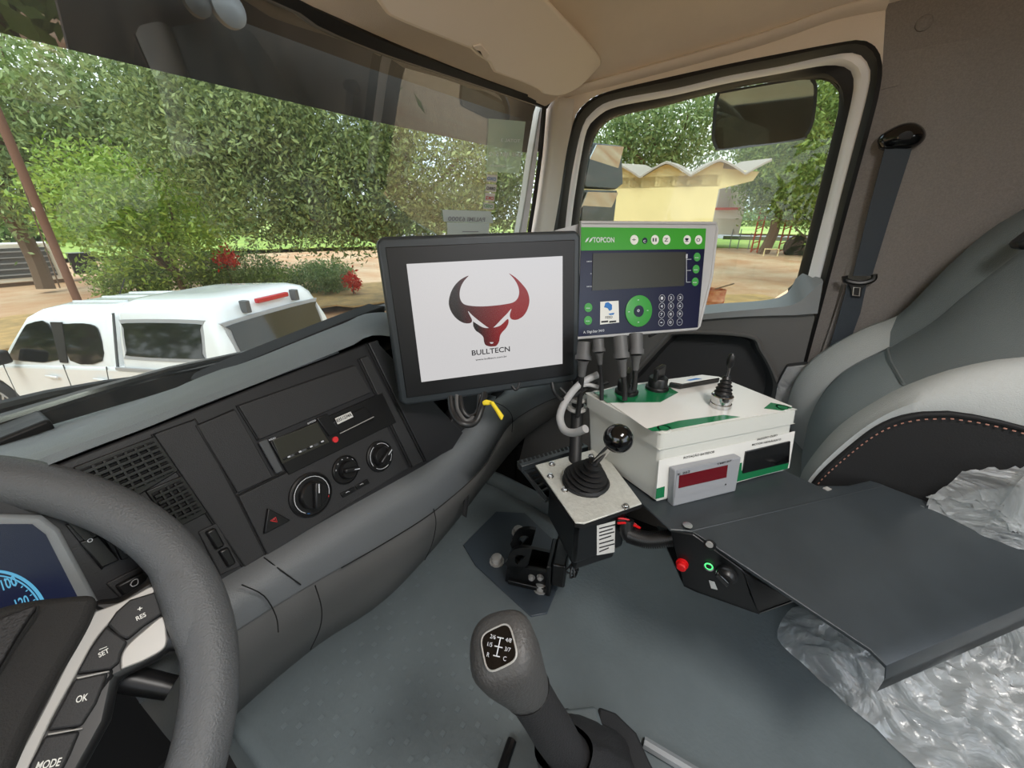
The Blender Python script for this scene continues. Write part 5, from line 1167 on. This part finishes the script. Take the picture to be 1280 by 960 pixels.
for i, (mt, o_) in enumerate((('red', 0), ('cable', .006), ('red', .011))):
    tag(MB().tube(cr([PZ((772, 648+i*3), -.415), PZ((785, 650+i*2), -.42), PZ((800, 660), -.43)]), .0018, 6).build('thin_wire', mt), ['thin red wire beneath the tray plate nearest the plate', 'thin black wire between the two red wires under the tray plate', 'lower thin red wire beside the corrugated conduit'][i], 'wire')
# slotted bracket behind the joystick
sl = thing('slotted_bracket', PZ((700, 575), -.43), 'black slotted metal tray bracket behind the joystick plate', 'bracket')
r0 = [PZ(q, -.405) for q in [(646, 576), (728, 553), (736, 558), (652, 583)]]; MB().prism(r0, (0, 0, -.012)).build('bracket_rail', 'black_satin', sl, bevel=.001)
MB().tube([PZ((650, 583), -.42), PZ((684, 626), -.44)], .004, 8).build('bracket_rail', 'black_satin', sl)
for k in range(6):
    a = PZ((655, 584), -.42).lerp(PZ((682, 620), -.44), k/6); MB().box(a+V((.025, -.012, 0)), V((.03, -.012, 0)), V((0, .002, 0)), V((0, 0, .003))).build('slat', 'black_satin', sl)
for k in range(16): MB().box(r0[0].lerp(r0[1], (k+.5)/16)+V((-.003, -.004, .0)), (r0[1]-r0[0])*.018, V((.003, .003, 0)), V((0, 0, .0006))).build('slot', 'seam', sl, smooth=0)

# ------------------------------------------------------------------ floor mounting plate with bracket
OZ = -.72
pm = thing('pedestal_mount', PZ((650, 700), OZ), 'black octagonal steel base plate with clamp bracket bolted to the tunnel cover', 'mount')
oc = [PZ(q, OZ+.004) for q in [(620, 639), (656, 641), (706, 688), (710, 702), (684, 766), (664, 770), (594, 706), (579, 681)]]
MB().prism([p for p in oc], (0, 0, -.010)).build('base_plate', 'satin_sheen', pm, bevel=.001)
for q in ((648, 666), (621, 702), (698, 696), (676, 735)): bolt(pm, PZ(q, OZ+.004), (0, 0, 1), .0135, 'silver')
u_ = (PZ((700, 700), OZ)-PZ((640, 690), OZ)); u_.z = 0; u_.normalize(); v_ = V((-u_.y, u_.x, 0))
cpt = PZ((668, 722), OZ)
def cheek(o, hole=True):
    pr = []
    for k in range(13):
        a = math.pi*k/12; pr.append((.034*math.cos(a), .062+.034*math.sin(a)))
    pr = [(.038, 0)]+pr+[(-.038, 0)]
    return pr
axd = (V((.28, -.96, 0))).normalized(); axs = V((-axd.y, axd.x, 0))
bc0 = PZ((668, 708), OZ+.036)
for s_, k in ((-1, 0), (1, 1)):
    O = bc0+axs*s_*.026+axd*(-.008 if k == 0 else -.012)
    pts_ = [O+axd*a+V((0, 0, b-.03)) for a, b in cheek(0)]
    inner = [O+axd*(-.014+.015*math.cos(t))+V((0, 0, .038+.016*math.sin(t))) for t in np.linspace(0, 2*math.pi, 17)[:-1]]
    outer = []
    for p in inner:
        d = (p-(O+V((0, 0, .032)))).normalized(); outer.append(O+V((0, 0, .032))+d*(.044 if d.z > -.2 else .050))
    low = [O+axd*-.05+V((0, 0, -.036)), O+axd*.05+V((0, 0, -.036)), O+axd*.046+V((0, 0, .02)), O+axd*-.044+V((0, 0, .02))]
    MB().loft([inner, outer, [p+axs*.008 for p in outer], [p+axs*.008 for p in inner], inner], closed=True).prism(low, axs*.008).build('clevis_plate', 'black_paint', pm, bevel=.001)
MB().box(bc0+axd*.036+V((0, 0, .01)), axd*.005, axs*.038, V((0, 0, .042))).build('clevis_back', 'black_paint', pm, bevel=.002)
MB().box(bc0-axd*.005+V((0, 0, -.024)), axd*.045, axs*.034, V((0, 0, .006))).build('clevis_foot', 'black_paint', pm, bevel=.002)
MB().box(bc0+axd*.055+V((0, 0, .028)), axd*.014, axs*.036, V((0, 0, .030))).build('pivot_block', 'black_paint', pm, bevel=.004)
MB().tube([bc0+axd*.055+axs*.03+V((0, 0, .03)), bc0+axd*.07+axs*.10+V((0, 0, .12)), PZ((775, 610), -.46), PZ((800, 600), -.41)], .018, 14).build('support_arm', 'black_paint', pm)
for a, b in ((.0, .0), (.018, .006)): bolt(pm, bc0-axs*.027+axd*a+V((0, 0, b)), -axs, .006, 'silver')

# ------------------------------------------------------------------ gear lever
ge = thing('gear_lever', V((.32, .07, -.72)), 'grey leather gear lever with shift pattern badge', 'gear lever')
kc_ = PD((628, 812), .36); bs = PZ((735, 985), -.66); ax = (bs-kc_).normalized(); sx = crt-ax*crt.dot(ax); sx.normalize(); sy = ax.cross(sx)
def oval(c, a, b, n=24): return [c+sx*a*math.cos(t)+sy*b*math.sin(t) for t in np.linspace(0, 2*math.pi, n+1)[:-1]]
tn = (-kc_.normalized()*.75-ax*.65).normalized()   # badge looks up and back at the driver
kx = sx; ky = tn.cross(kx).normalized()
def ovl(c, a, b, nx, ny, n=28, p=2.6): return [c+nx*a*math.copysign(abs(math.cos(t))**(2/p), math.cos(t))+ny*b*math.copysign(abs(math.sin(t))**(2/p), math.sin(t)) for t in np.linspace(0, 2*math.pi, n+1)[:-1]]
ry = -sy if (-sy).dot(ky) > 0 else sy
if ky.dot(ry) < 0: ky = -ky
rows = [ovl(kc_+tn*.020, .010, .010, kx, ky), ovl(kc_+tn*.019, .020, .020, kx, ky), ovl(kc_+tn*.013, .0285, .028, kx, ky), ovl(kc_+tn*.003, .0325, .032, kx, ky)]
for t, (d, a, b) in enumerate([(.018, .0320, .031), (.035, .029, .028), (.055, .0255, .024), (.068, .0235, .022), (.070, .0225, .021)]):
    w_ = min(1, .35+t*.2); nx = kx; ny = (ky*(1-w_)+ry*w_).normalized(); rows.append(ovl(kc_+ax*d, a, b, nx, ny, p=2.3))
MB().loft(rows, closed=True).add(rows[0], [tuple(range(28))]).build('knob', 'leather', ge, smooth=80)
GS = 1 if (-ky).dot(-cup) > 0 else -1
BC = kc_+tn*.0200-ky*GS*.003; kq, kw = kx*math.cos(.2)+ky*math.sin(.2)*GS, ky*math.cos(.2)-kx*math.sin(.2)*GS; bd = ovl(BC-tn*.004, .0145, .0150, kq, kw, p=4); bd2 = ovl(BC+tn*.0012, .0145, .0150, kq, kw, p=4)
GF = Fr(BC+tn*.0012, kx, -ky if (-ky).dot(-cup) > 0 else ky)
bdg = MB().loft([bd, bd2], closed=True).add(bd2, [tuple(range(28))]).build('shift_badge', 'black_gloss', ge)
MB().tube(ovl(BC+tn*.001, .0152, .0157, kq, kw, p=4), .0009, 6, closed=True).build('badge_rim', 'silver', ge)
o0 = GF.o
def gl_(a, b): a *= .78; b *= .78; return GF.o+GF.u*a+GF.v*b+tn*.0004
def rot(a, b, th=.35): return (a*math.cos(th)-b*math.sin(th), a*math.sin(th)+b*math.cos(th))
for p, q in (((0, -.009), (0, .009)), ((-.004, -.009), (.004, -.009)), ((-.004, .009), (.004, .009)), ((-.005, 0), (.005, 0))): MB().tube([gl_(*rot(*p)), gl_(*rot(*q))], .0005, 5).build('gate_line', 'ink_light', bdg)
for s, a, b in (('R', -.0105, .009), ('C', .0105, .009), ('1/5', -.0115, -.001), ('3/7', .0115, .0), ('2/6', -.0095, -.009), ('4/8', .0105, -.009)):
    a, b = rot(a, b); cu_ = gl_(a-.003, b+.0015); c2_ = gl_(a+.003, b+.0015)
    F2 = Fr(cu_, c2_-cu_, GF.v)
    ob = text(s, F2, (0, 0), (1, 1), 'ink_light', bdg) if False else None
    cu = bpy.data.curves.new('lettering', 'FONT'); cu.body = s; cu.size = .0046; cu.align_x = 'CENTER'
    t_ = bpy.data.objects.new('t', cu); COL.objects.link(t_); bpy.context.view_layer.update(); me = bpy.data.meshes.new_from_object(t_); bpy.data.objects.remove(t_)
    ux = (V(gl_(*rot(.01, 0)))-V(gl_(0, 0))).normalized(); uy = -(V(gl_(*rot(0, .01)))-V(gl_(0, 0))).normalized(); C0 = gl_(a, b)
    P = [ux*v.co.x+uy*(v.co.y-.002)+tn*.0003 for v in me.vertices]; m3 = bpy.data.meshes.new('lettering'); m3.from_pydata(P, [], [tuple(p.vertices) for p in me.polygons]); m3.materials.append(M['ink_light'])
    o = bpy.data.objects.new('lettering', m3); COL.objects.link(o); place(o, C0, bdg)
rows = [oval(kc_+ax*d, a, b) for d, a, b in [(.069, .0235, .022), (.072, .0225, .021), (.12, .0225, .021), (.16, .024, .022), (.20, .023, .022), (.22, .026, .025)]]
MB().loft(rows, closed=True).build('lever_sleeve', 'leather2', ge, smooth=70)
MB().tube(oval(kc_+ax*.071, .0236, .0222), .0008, 5, closed=True).build('seam_ring', 'seam', ge)
MB().tube([kc_+ax*d-(kc_+ax*d).normalized()*a+sx*-.004 for d, a in ((.05, .0235), (.075, .0222), (.12, .022), (.16, .0225), (.2, .0225))], .0008, 5).build('seam', 'seam', ge)
rows = []
bb = PZ((800, 940), -.715)
for t, (k, w) in enumerate([(0, .028), (.25, .036), (.5, .045), (.8, .055), (1, .06)]):
    c = (kc_+ax*.20).lerp(V((.30, .05, -.72)), k); rows.append([c+V((w*math.copysign(abs(math.cos(a))**.6, math.cos(a)), w*1.1*math.copysign(abs(math.sin(a))**.6, math.sin(a)), .008*math.sin(a*5+t) if 0 < t < 4 else 0)) for a in np.linspace(0, 2*math.pi, 33)[:-1]])
MB().loft(rows, closed=True).build('boot', 'leather2', ge, smooth=60)
gt = [V((.22, .21, -.716)), V((.44, .15, -.716)), V((.50, -.1, -.716)), V((.24, -.12, -.716)), V((.16, .1, -.716))]
hb = thing('boot_facets', V((.45, .02, -.72)), 'grey lit top and dark shaded side of the gear lever boot', 'cover')  # facets of the lever boot; lit and shaded sides put into their colours
HB = [PZ(q, -.66) for q in [(700, 885), (746, 880), (760, 925), (745, 990)]]; H2 = [PZ(q, -.70) for q in [(746, 880), (800, 912), (850, 970), (760, 1000)]]
MB().prism([p for p in HB], (0, 0, -.05)).build('boot_top_lit', 'floor_rubber', hb, bevel=.006)
MB().prism([PZ(q, -.69) for q in [(748, 882), (770, 890), (796, 915), (812, 950), (830, 985), (745, 1000)]], (0, 0, -.03)).build('boot_side_shaded', 'pad_dark', hb, bevel=.004)
struct(MB().tube([PZ(q, -.715) for q in [(805, 928), (900, 985), (960, 1020)]], .008, 8).build('trim_12', 'ledge'), 'pale edging strip on the tunnel cover')
struct(MB().tube([PZ(q, -.718) for q in [(640, 925), (620, 985), (600, 1030)]], .007, 8).build('trim_13', 'black_plastic'), 'dark edging strip left of the gear lever')
# ------------------------------------------------------------------ passenger seat back
seat = thing('passenger_seat', V((1.0, -.3, -.72)), 'grey fabric passenger seat with pale side bolsters and red-brown stitching', 'seat')
far = [(1.2, -.21, -.60), (1.2, -.160, -.50), (1.2, -.153, -.412), (1.2, -.18, -.328), (1.2, -.252, -.244), tuple(PX((1137, 388), 1.2)), tuple(PX((1170, 350), 1.2)), tuple(PX((1205, 314), 1.2)), tuple(PX((1240, 285), 1.2)), tuple(PX((1280, 262), 1.19)), (1.16, -.50, .10), (1.12, -.6, .2)]
near = [PX(q, .78) for q in [(1000, 640), (1006, 612), (1014, 590), (1060, 543), (1120, 504), (1180, 477), (1280, 459), (1400, 452)]]
mid = [PX(q, .98) for q in [(1000, 660), (1004, 600), (1018, 560), (1045, 520), (1078, 486), (1108, 458), (1160, 410), (1240, 355), (1330, 300)]]
n_ = 48
def resample2(P, split):
    P = resample(P, 240); i = min(range(8, 232), key=lambda j: (P[j]-split).length)
    return resample(P[:i+1], 25)+resample(P[i:], 24)[1:]
FA = resample2(cr([V(p) for p in far]), PX((1137, 388), 1.2)); EXT = lambda x: [V((x, -.49, -.02)), V((x+.03, -.60, .14))]
NE = resample2(cr(near+EXT(.79)), PX((1152, 487), .78))
def edge_line(sp_, pts, x): return resample2(cr([PX(q, x) for q in pts]+[V((x+.01, p.y-.01, p.z-(.05 if x < .8 else 0))) for p in EXT(x)]), sp_)
nr, far_ = V((0, .80, .6)), 0
seam_n = edge_line(PX((1144, 500), .86), [(1003, 640), (1010, 605), (1045, 545), (1105, 505), (1150, 488), (1200, 468), (1270, 452), (1400, 440)], .86)
seam_f = resample2([V(p) for p in cr([(1.10, -.235, -.60), (1.10, -.20, -.50), (1.10, -.20, -.41), (1.10, -.225, -.33), (1.10, -.29, -.255), (1.09, -.345, -.19), (1.08, -.40, -.08), (1.06, -.455, .01), (1.05, -.54, .10), (1.04, -.64, .2)])], V((1.095, -.285, -.262)))
seam_f = [p+nr*.016*min(1, max(0, i-24)/5) for i, p in enumerate(seam_f)]
sideb = edge_line(PX((1152, 515), .765), [(1005, 650), (1012, 606), (1060, 558), (1110, 524), (1170, 513), (1230, 520), (1290, 535), (1400, 560)], .765)
def lerp_rows(a, b, k, bump): return [p.lerp(q, k)+nr*bump for p, q in zip(a, b)]
bolN = [[p+V((0, 0, 0)) for p in sideb], [p.lerp(q, .5)+V((-.012, .004, .004)) for p, q in zip(sideb, NE)], NE, [p.lerp(q, .35)+nr*.016 for p, q in zip(NE, seam_n)], [p.lerp(q, .75)+nr*.010 for p, q in zip(NE, seam_n)], seam_n]
MB().loft(bolN).build('near_bolster', 'seat_light', seat, smooth=80)
ctr = [seam_n, [p.lerp(q, .1)+nr*.008 for p, q in zip(seam_n, seam_f)], [p.lerp(q, .5)+nr*.018 for p, q in zip(seam_n, seam_f)], [p.lerp(q, .9)+nr*.008 for p, q in zip(seam_n, seam_f)], seam_f]
k = 25
MB().loft([r[:k] for r in ctr]).build('centre_panel', 'seat_mid', seat, smooth=80)
MB().loft([r[k-1:] for r in ctr]).build('shoulder_panel', 'seat_dark', seat, smooth=80)
bolF = [seam_f, [p.lerp(q, .3)+nr*.014 for p, q in zip(seam_f, FA)], [p.lerp(q, .7)+nr*.018 for p, q in zip(seam_f, FA)], FA, [p+V((.03, -.05, -.03)) for p in FA]]
MB().loft([r[:k] for r in bolF]).build('far_bolster', 'seat_light', seat, smooth=80); MB().loft([r[k-1:] for r in bolF]).build('far_shoulder', 'seat_dark', seat, smooth=80)
for s_ in (seam_n, seam_f[:25]): MB().tube([p+nr*.001 for p in s_], .0022, 5).build('seam', 'seat_dark', seat)
MB().tube([p.copy() for p in ctr[1][k-1:k]]+[r[k-1]+nr*.001 for r in ctr[1:]], .003, 5).build('seam', 'seat_dark', seat)
sd_ = [sideb, [p+V((.0, -.06, -.10)) for p in sideb], [V((.80, p.y-.16, min(p.z-.2, -.6))) for p in sideb]]
MB().loft(sd_).build('seat_side', 'seat_side', seat, smooth=60)
MB().loft([[p+V((.0, -.06, -.10)) for p in sideb], [V((.95, p.y-.12, p.z-.14)) for p in sideb], [p+V((.02, -.12, -.12)) for p in FA], [p+V((.03, -.05, -.03)) for p in FA]]).build('seat_back_shell', 'seat_side', seat, smooth=60)
MB().tube([p+V((-.002, -.004, -.004)) for p in sideb], .003, 6).build('piping', 'seat_side', seat)
st_ = MB(); q = resample([p+V((-.004, -.006, -.010)) for p in sideb], 200)
for a, b in zip(q[::2], q[1::2]): st_.tube([a, a.lerp(b, .8)], .0010, 4)
st_.build('stitching', 'stitch', seat, kind='stuff')
MB().abox(.74, 1.24, -.62, -.14, -.72, -.56).build('cushion', 'seat_mid', seat, bevel=.04, seg=4)
MB().tube([PX((1220, 566), .80), PX((1232, 590), .80)], .012, 10).build('recline_pivot', 'silver', seat)
MB().box(PX((1290, 294), 1.02), V((.02, 0, 0)), V((0, .006, .005)), V((0, -.012, .02))).build('shoulder_guide', 'black_plastic', seat, bevel=.006)

# ------------------------------------------------------------------ seat belt
bt = thing('seat_belt', PX((1070, 430), 1.25), 'dark blue-grey seat belt with black shoulder anchor on the side wall', 'seat belt')
def webs(ql, qr, x): a = resample([PX(q, x) for q in ql], 14); b = resample([PX(q, x) for q in qr], 14); return MB().loft([a, [p.lerp(q, .5)+V((-.003, 0, 0)) for p, q in zip(a, b)], b], back=(.003, 0, 0))
webs([(1106, 186), (1086, 262), (1066, 345)], [(1140, 186), (1113, 270), (1090, 345)], 1.245).build('upper_webbing', 'belt', bt)
webs([(1060, 352), (1050, 390), (1032, 450)], [(1084, 352), (1076, 390), (1054, 450), ], 1.248).build('lower_webbing', 'belt', bt)
MB().tube(cr([PX(q, 1.24) for q in [(1056, 345), (1058, 351), (1075, 354), (1091, 350), (1093, 343)]]), .006, 8).build('belt_loop', 'black_plastic', bt)
MB().prism([PX(q, 1.238) for q in [(1058, 350), (1088, 352), (1078, 362), (1076, 372), (1066, 371), (1063, 361)]], (.004, 0, 0)).build('latch_tongue', 'black_plastic', bt, bevel=.001)
MB().tube([PX(q, 1.236) for q in [(1067, 359), (1075, 360), (1074, 370), (1066, 369)]], .0014, 6, closed=True).build('tongue_slot', 'silver', bt)
an = [PX(q, 1.26) for q in cr2([(1096, 176), (1102, 168), (1122, 157), (1140, 154), (1152, 160), (1156, 170), (1150, 180), (1136, 187), (1108, 189), (1098, 186)])]
ca_ = sum(an, V())/len(an); MB().loft([an, [ca_+(p-ca_)*.98+V((-.012, 0, 0)) for p in an], [ca_+(p-ca_)*.75+V((-.026, 0, 0)) for p in an], [ca_+(p-ca_)*.3+V((-.031, 0, 0)) for p in an]], closed=True).add([ca_+(p-ca_)*.3+V((-.031, 0, 0)) for p in an], [tuple(range(len(an)))]).build('shoulder_anchor', 'black_gloss', bt, smooth=70)
rt = thing('belt_reel_cover', PX((985, 480), 1.24), 'belt reel cover wrapped in clear plastic beside the seat', 'cover')
w_ = [PX(q, 1.235) for q in [(984, 458), (1010, 455), (1022, 470), (1015, 505), (966, 512), (972, 480)]]; MB().prism(w_, (.03, 0, 0)).build('cover_body', 'panel_dark', rt, bevel=.006)
MB().prism([p+V((-.006, 0, 0)) for p in w_], (.004, 0, 0)).build('plastic_wrap', 'film', rt, bevel=.003)

# ------------------------------------------------------------------ crumpled plastic sheet over the middle seat
sh = thing('wrapped_seat', V((.9, -.45, -.72)), 'low seat wrapped in crumpled clear plastic sheet under the hand rest', 'seat')
def ridged(p, f): return 1-abs(noise.noise(p*f))*2
gridN = 150; rows = []
edgeL = resample(cr([PZ(q, -.715) for q in [(1190, 1010), (1130, 945), (1060, 880), (1010, 835), (972, 798), (985, 765), (1010, 750)]]+[V((.72, -.2, -.60)), V((.735, -.26, -.50))]), gridN)
topL = resample(cr([V((.50, -.75, -.62)), V((.56, -.6, -.58)), V((.63, -.48, -.57)), V((.70, -.40, -.56)), V((.72, -.40, -.52)), V((.73, -.34, -.47)), PX((1165, 650), .73)]), gridN)
farL = resample(cr([V((.62, -.95, -.50)), V((.72, -.8, -.46)), V((.8, -.75, -.44)), V((.86, -.66, -.40)), PX((1340, 585), .72), PX((1280, 588), .72), PX((1225, 590), .73), PX((1190, 605), .735), PX((1168, 622), .74)]), gridN)
for i in range(gridN):
    t = i/(gridN-1); row = []
    for k in range(gridN):
        e, tp, f = edgeL[k], topL[k], farL[k]
        p = e.lerp(tp, t*2) if t < .5 else tp.lerp(f, t*2-1)
        p = p.copy(); amp = .026*min(1, t*6)+.004
        p.z += .03*math.sin(math.pi*min(1, t*2))
        d = V((noise.noise(p*9), noise.noise(p*9+V((5, 1, 2))), noise.noise(p*9+V((1, 7, 3)))))
        w = ridged(p+d*.06, 13)*.5+ridged(p+d*.05+V((3, 3, 3)), 31)*.42+ridged(p+d*.02+V((1, 8, 3)), 70)*.22
        p.z += amp*(w-.55)*1.3; p.x += amp*.5*d.x; p.y += amp*.5*d.y; row.append(p)
    rows.append(row)
MB().loft(rows).build('plastic_sheet', 'film', sh, smooth=35)
rows2 = [[V((p.x+.02, p.y-.02, p.z-.03)) for p in r[::6]] for r in rows[::6]]
MB().loft(rows2).build('seat_cushion', 'seat_mid', sh, smooth=80)

# ------------------------------------------------------------------ cables and connectors under the indicator
def cable(name, qs, r, mt, label, cat='cable', grp=None, collars=()):
    pts_ = [PD(q[:2], q[2]) for q in qs]; mb = MB(); P = cr(pts_); mb.tube(P, r, 10)
    for a, b, rr_ in collars: mb.tube([pts_[0].lerp(pts_[1], a), pts_[0].lerp(pts_[1], b)], rr_, 16)
    return tag(mb.build(name, mt), label, cat, grp)
def plug(qs, label, r=.008):
    t = thing('plug_connector', PD(qs[-1][:2], qs[-1][2]), label, 'connector', 'plugs under the scale indicator'); a, b, c, d = [PD(q[:2], q[2]) for q in qs]
    MB().tube([a, a.lerp(b, .8)], r*1.25, 16).build('collar', 'cable_grey', t); MB().tube([a.lerp(b, .75), b], r*1.45, 16).build('ring', 'cable_grey', t)
    MB().tube([b, b.lerp(c, .3), c], [r*1.05, r*.8, r*.62], 14).build('boot', 'cable_grey', t); MB().tube(cr([c, c.lerp(d, .5)+V((.003, 0, 0)), d]), r*.5, 10).build('cord', 'cable', t)
plug([(775, 420, .60), (777, 448, .60), (779, 470, .61), (781, 500, .63)], 'third plug from the left under the scale indicator', .0085)
plug([(795, 417, .61), (795, 443, .61), (794, 462, .62), (792, 488, .64)], 'rightmost plug under the scale indicator', .0085)
plug([(748, 424, .62), (749, 440, .62), (750, 455, .63), (752, 500, .65)], 'second plug from the left under the scale indicator', .007)
plug([(731, 428, .64), (729, 450, .64), (727, 470, .65), (722, 520, .68)], 'leftmost plug under the scale indicator', .0095)
po = thing('support_post', PD((722, 560), .8), 'black vertical support post between the monitor and the control box', 'post')
MB().tube([PD((726, 430), .74), PD((718, 590), .66)], .011, 14).build('post_tube', 'rubber', po)
for q, d in (((722, 500), .70), ((721, 512), .70)): MB().lathe(PD(q, d), (0, 0, 1), [(.017, 0), (.019, .003), (.017, .008)], 16).build('clamp_ring', 'silver', po)
cable('grey_hose', [(748, 468, .66), (725, 480, .66), (708, 500, .64), (700, 520, .62), (705, 537, .60), (718, 541, .58), (732, 536, .56)], .0062, 'hose', 'pale grey hose looping to the left side of the control box')
cable('black_cable', [(690, 478, .62), (694, 492, .62), (706, 500, .64), (725, 490, .66), (745, 478, .68)], .003, 'cable', 'thin black cable looping left of the support post')
cable('black_cable', [(700, 485, .66), (715, 496, .66), (735, 485, .67), (760, 478, .68)], .0028, 'cable', 'thin black cable crossing in front of the support post')
cable('black_cable', [(640, 482, .55), (644, 487, .55), (648, 484, .55), (649, 478, .55)], .0022, 'cable', 'short cable loop hanging right under the tablet monitor')
cable('black_cable', [(812, 420, .72), (820, 416, .74), (828, 410, .76)], .003, 'cable', 'thin cable behind the right end of the scale indicator')
cable('black_cable', [(563, 496, .50), (566, 516, .49), (578, 530, .48), (594, 528, .49), (602, 510, .50), (606, 492, .52)], .0042, 'cable', 'largest cable loop hanging left under the tablet monitor')
cable('black_cable', [(575, 496, .51), (578, 512, .50), (586, 521, .50), (597, 516, .51), (600, 494, .52)], .0034, 'cable', 'inner cable loop under the tablet monitor')
cable('grey_cable', [(571, 494, .51), (572, 512, .50), (582, 526, .49), (592, 522, .5)], .0028, 'cable_grey', 'grey cable beside the loops under the tablet monitor')
cable('white_cable', [(715, 488, .66), (733, 481, .66), (748, 484, .66)], .0035, 'hose', 'thin white cable between the post and the plugs')
yt = thing('yellow_cable_tie', PD((612, 508), .49), 'yellow cable tag tied to the loops under the monitor', 'cable tie')
MB().prism([PD(q, .50) for q in [(602, 502), (605, 500), (613, 502), (610, 507), (603, 507)]], (0, -.004, .002)).build('tie_head', 'yellow', yt, bevel=.001)
MB().prism([PD(q, .495) for q in [(612, 503), (615, 502), (628, 520), (626, 525), (618, 512)]], (0, -.002, .001)).build('tie_strip', 'yellow', yt)

# trees and a shed on the other side of the yard, which the mirrors and car windows reflect
for x, y, h, lb in ((-14, 8, 3.2, 'broad tree on the driver side of the yard'), (-12, 20, 3.4, 'tall tree ahead on the driver side of the yard'), (-14, 31, 3.2, 'tree far ahead on the driver side of the yard'), (-12, -8, 3.2, 'tree behind the cab on the driver side'), (4, -16, 3, 'tree behind the cab')):
    b = V((x, y, GZ-.2)); tree(lb, b, 2.5, [((x, y, GZ+4), (4, 4, h)), ((x+3, y+2, GZ+3.4), (3, 3, h*.7)), ((x-2, y+4, GZ+3.6), (3.4, 3.4, h*.8))], 5000, .6, 'leaf_mid', r=.25, group='trees around the yard', spread=.6, nb=3)

# fill lamp added to brighten the cab, out of view behind the camera
cl_ = thing('cab_fill_lamp', V((.15, -.35, .44)), 'unseen rectangular fill lamp added to brighten the cab', 'lamp')
MB().abox(-.03, .33, -.44, -.26, .455, .475).build('fill_housing', 'trim_light', cl_, bevel=.006)
ld = bpy.data.lights.new('fill_light', 'AREA'); ld.shape = 'RECTANGLE'; ld.size = .32; ld.size_y = .14; ld.energy = FILL_W; ld.color = (1, .97, .93)
lo_ = bpy.data.objects.new('fill_light', ld); COL.objects.link(lo_); lo_.parent = cl_; lo_.location = (0, 0, .008)
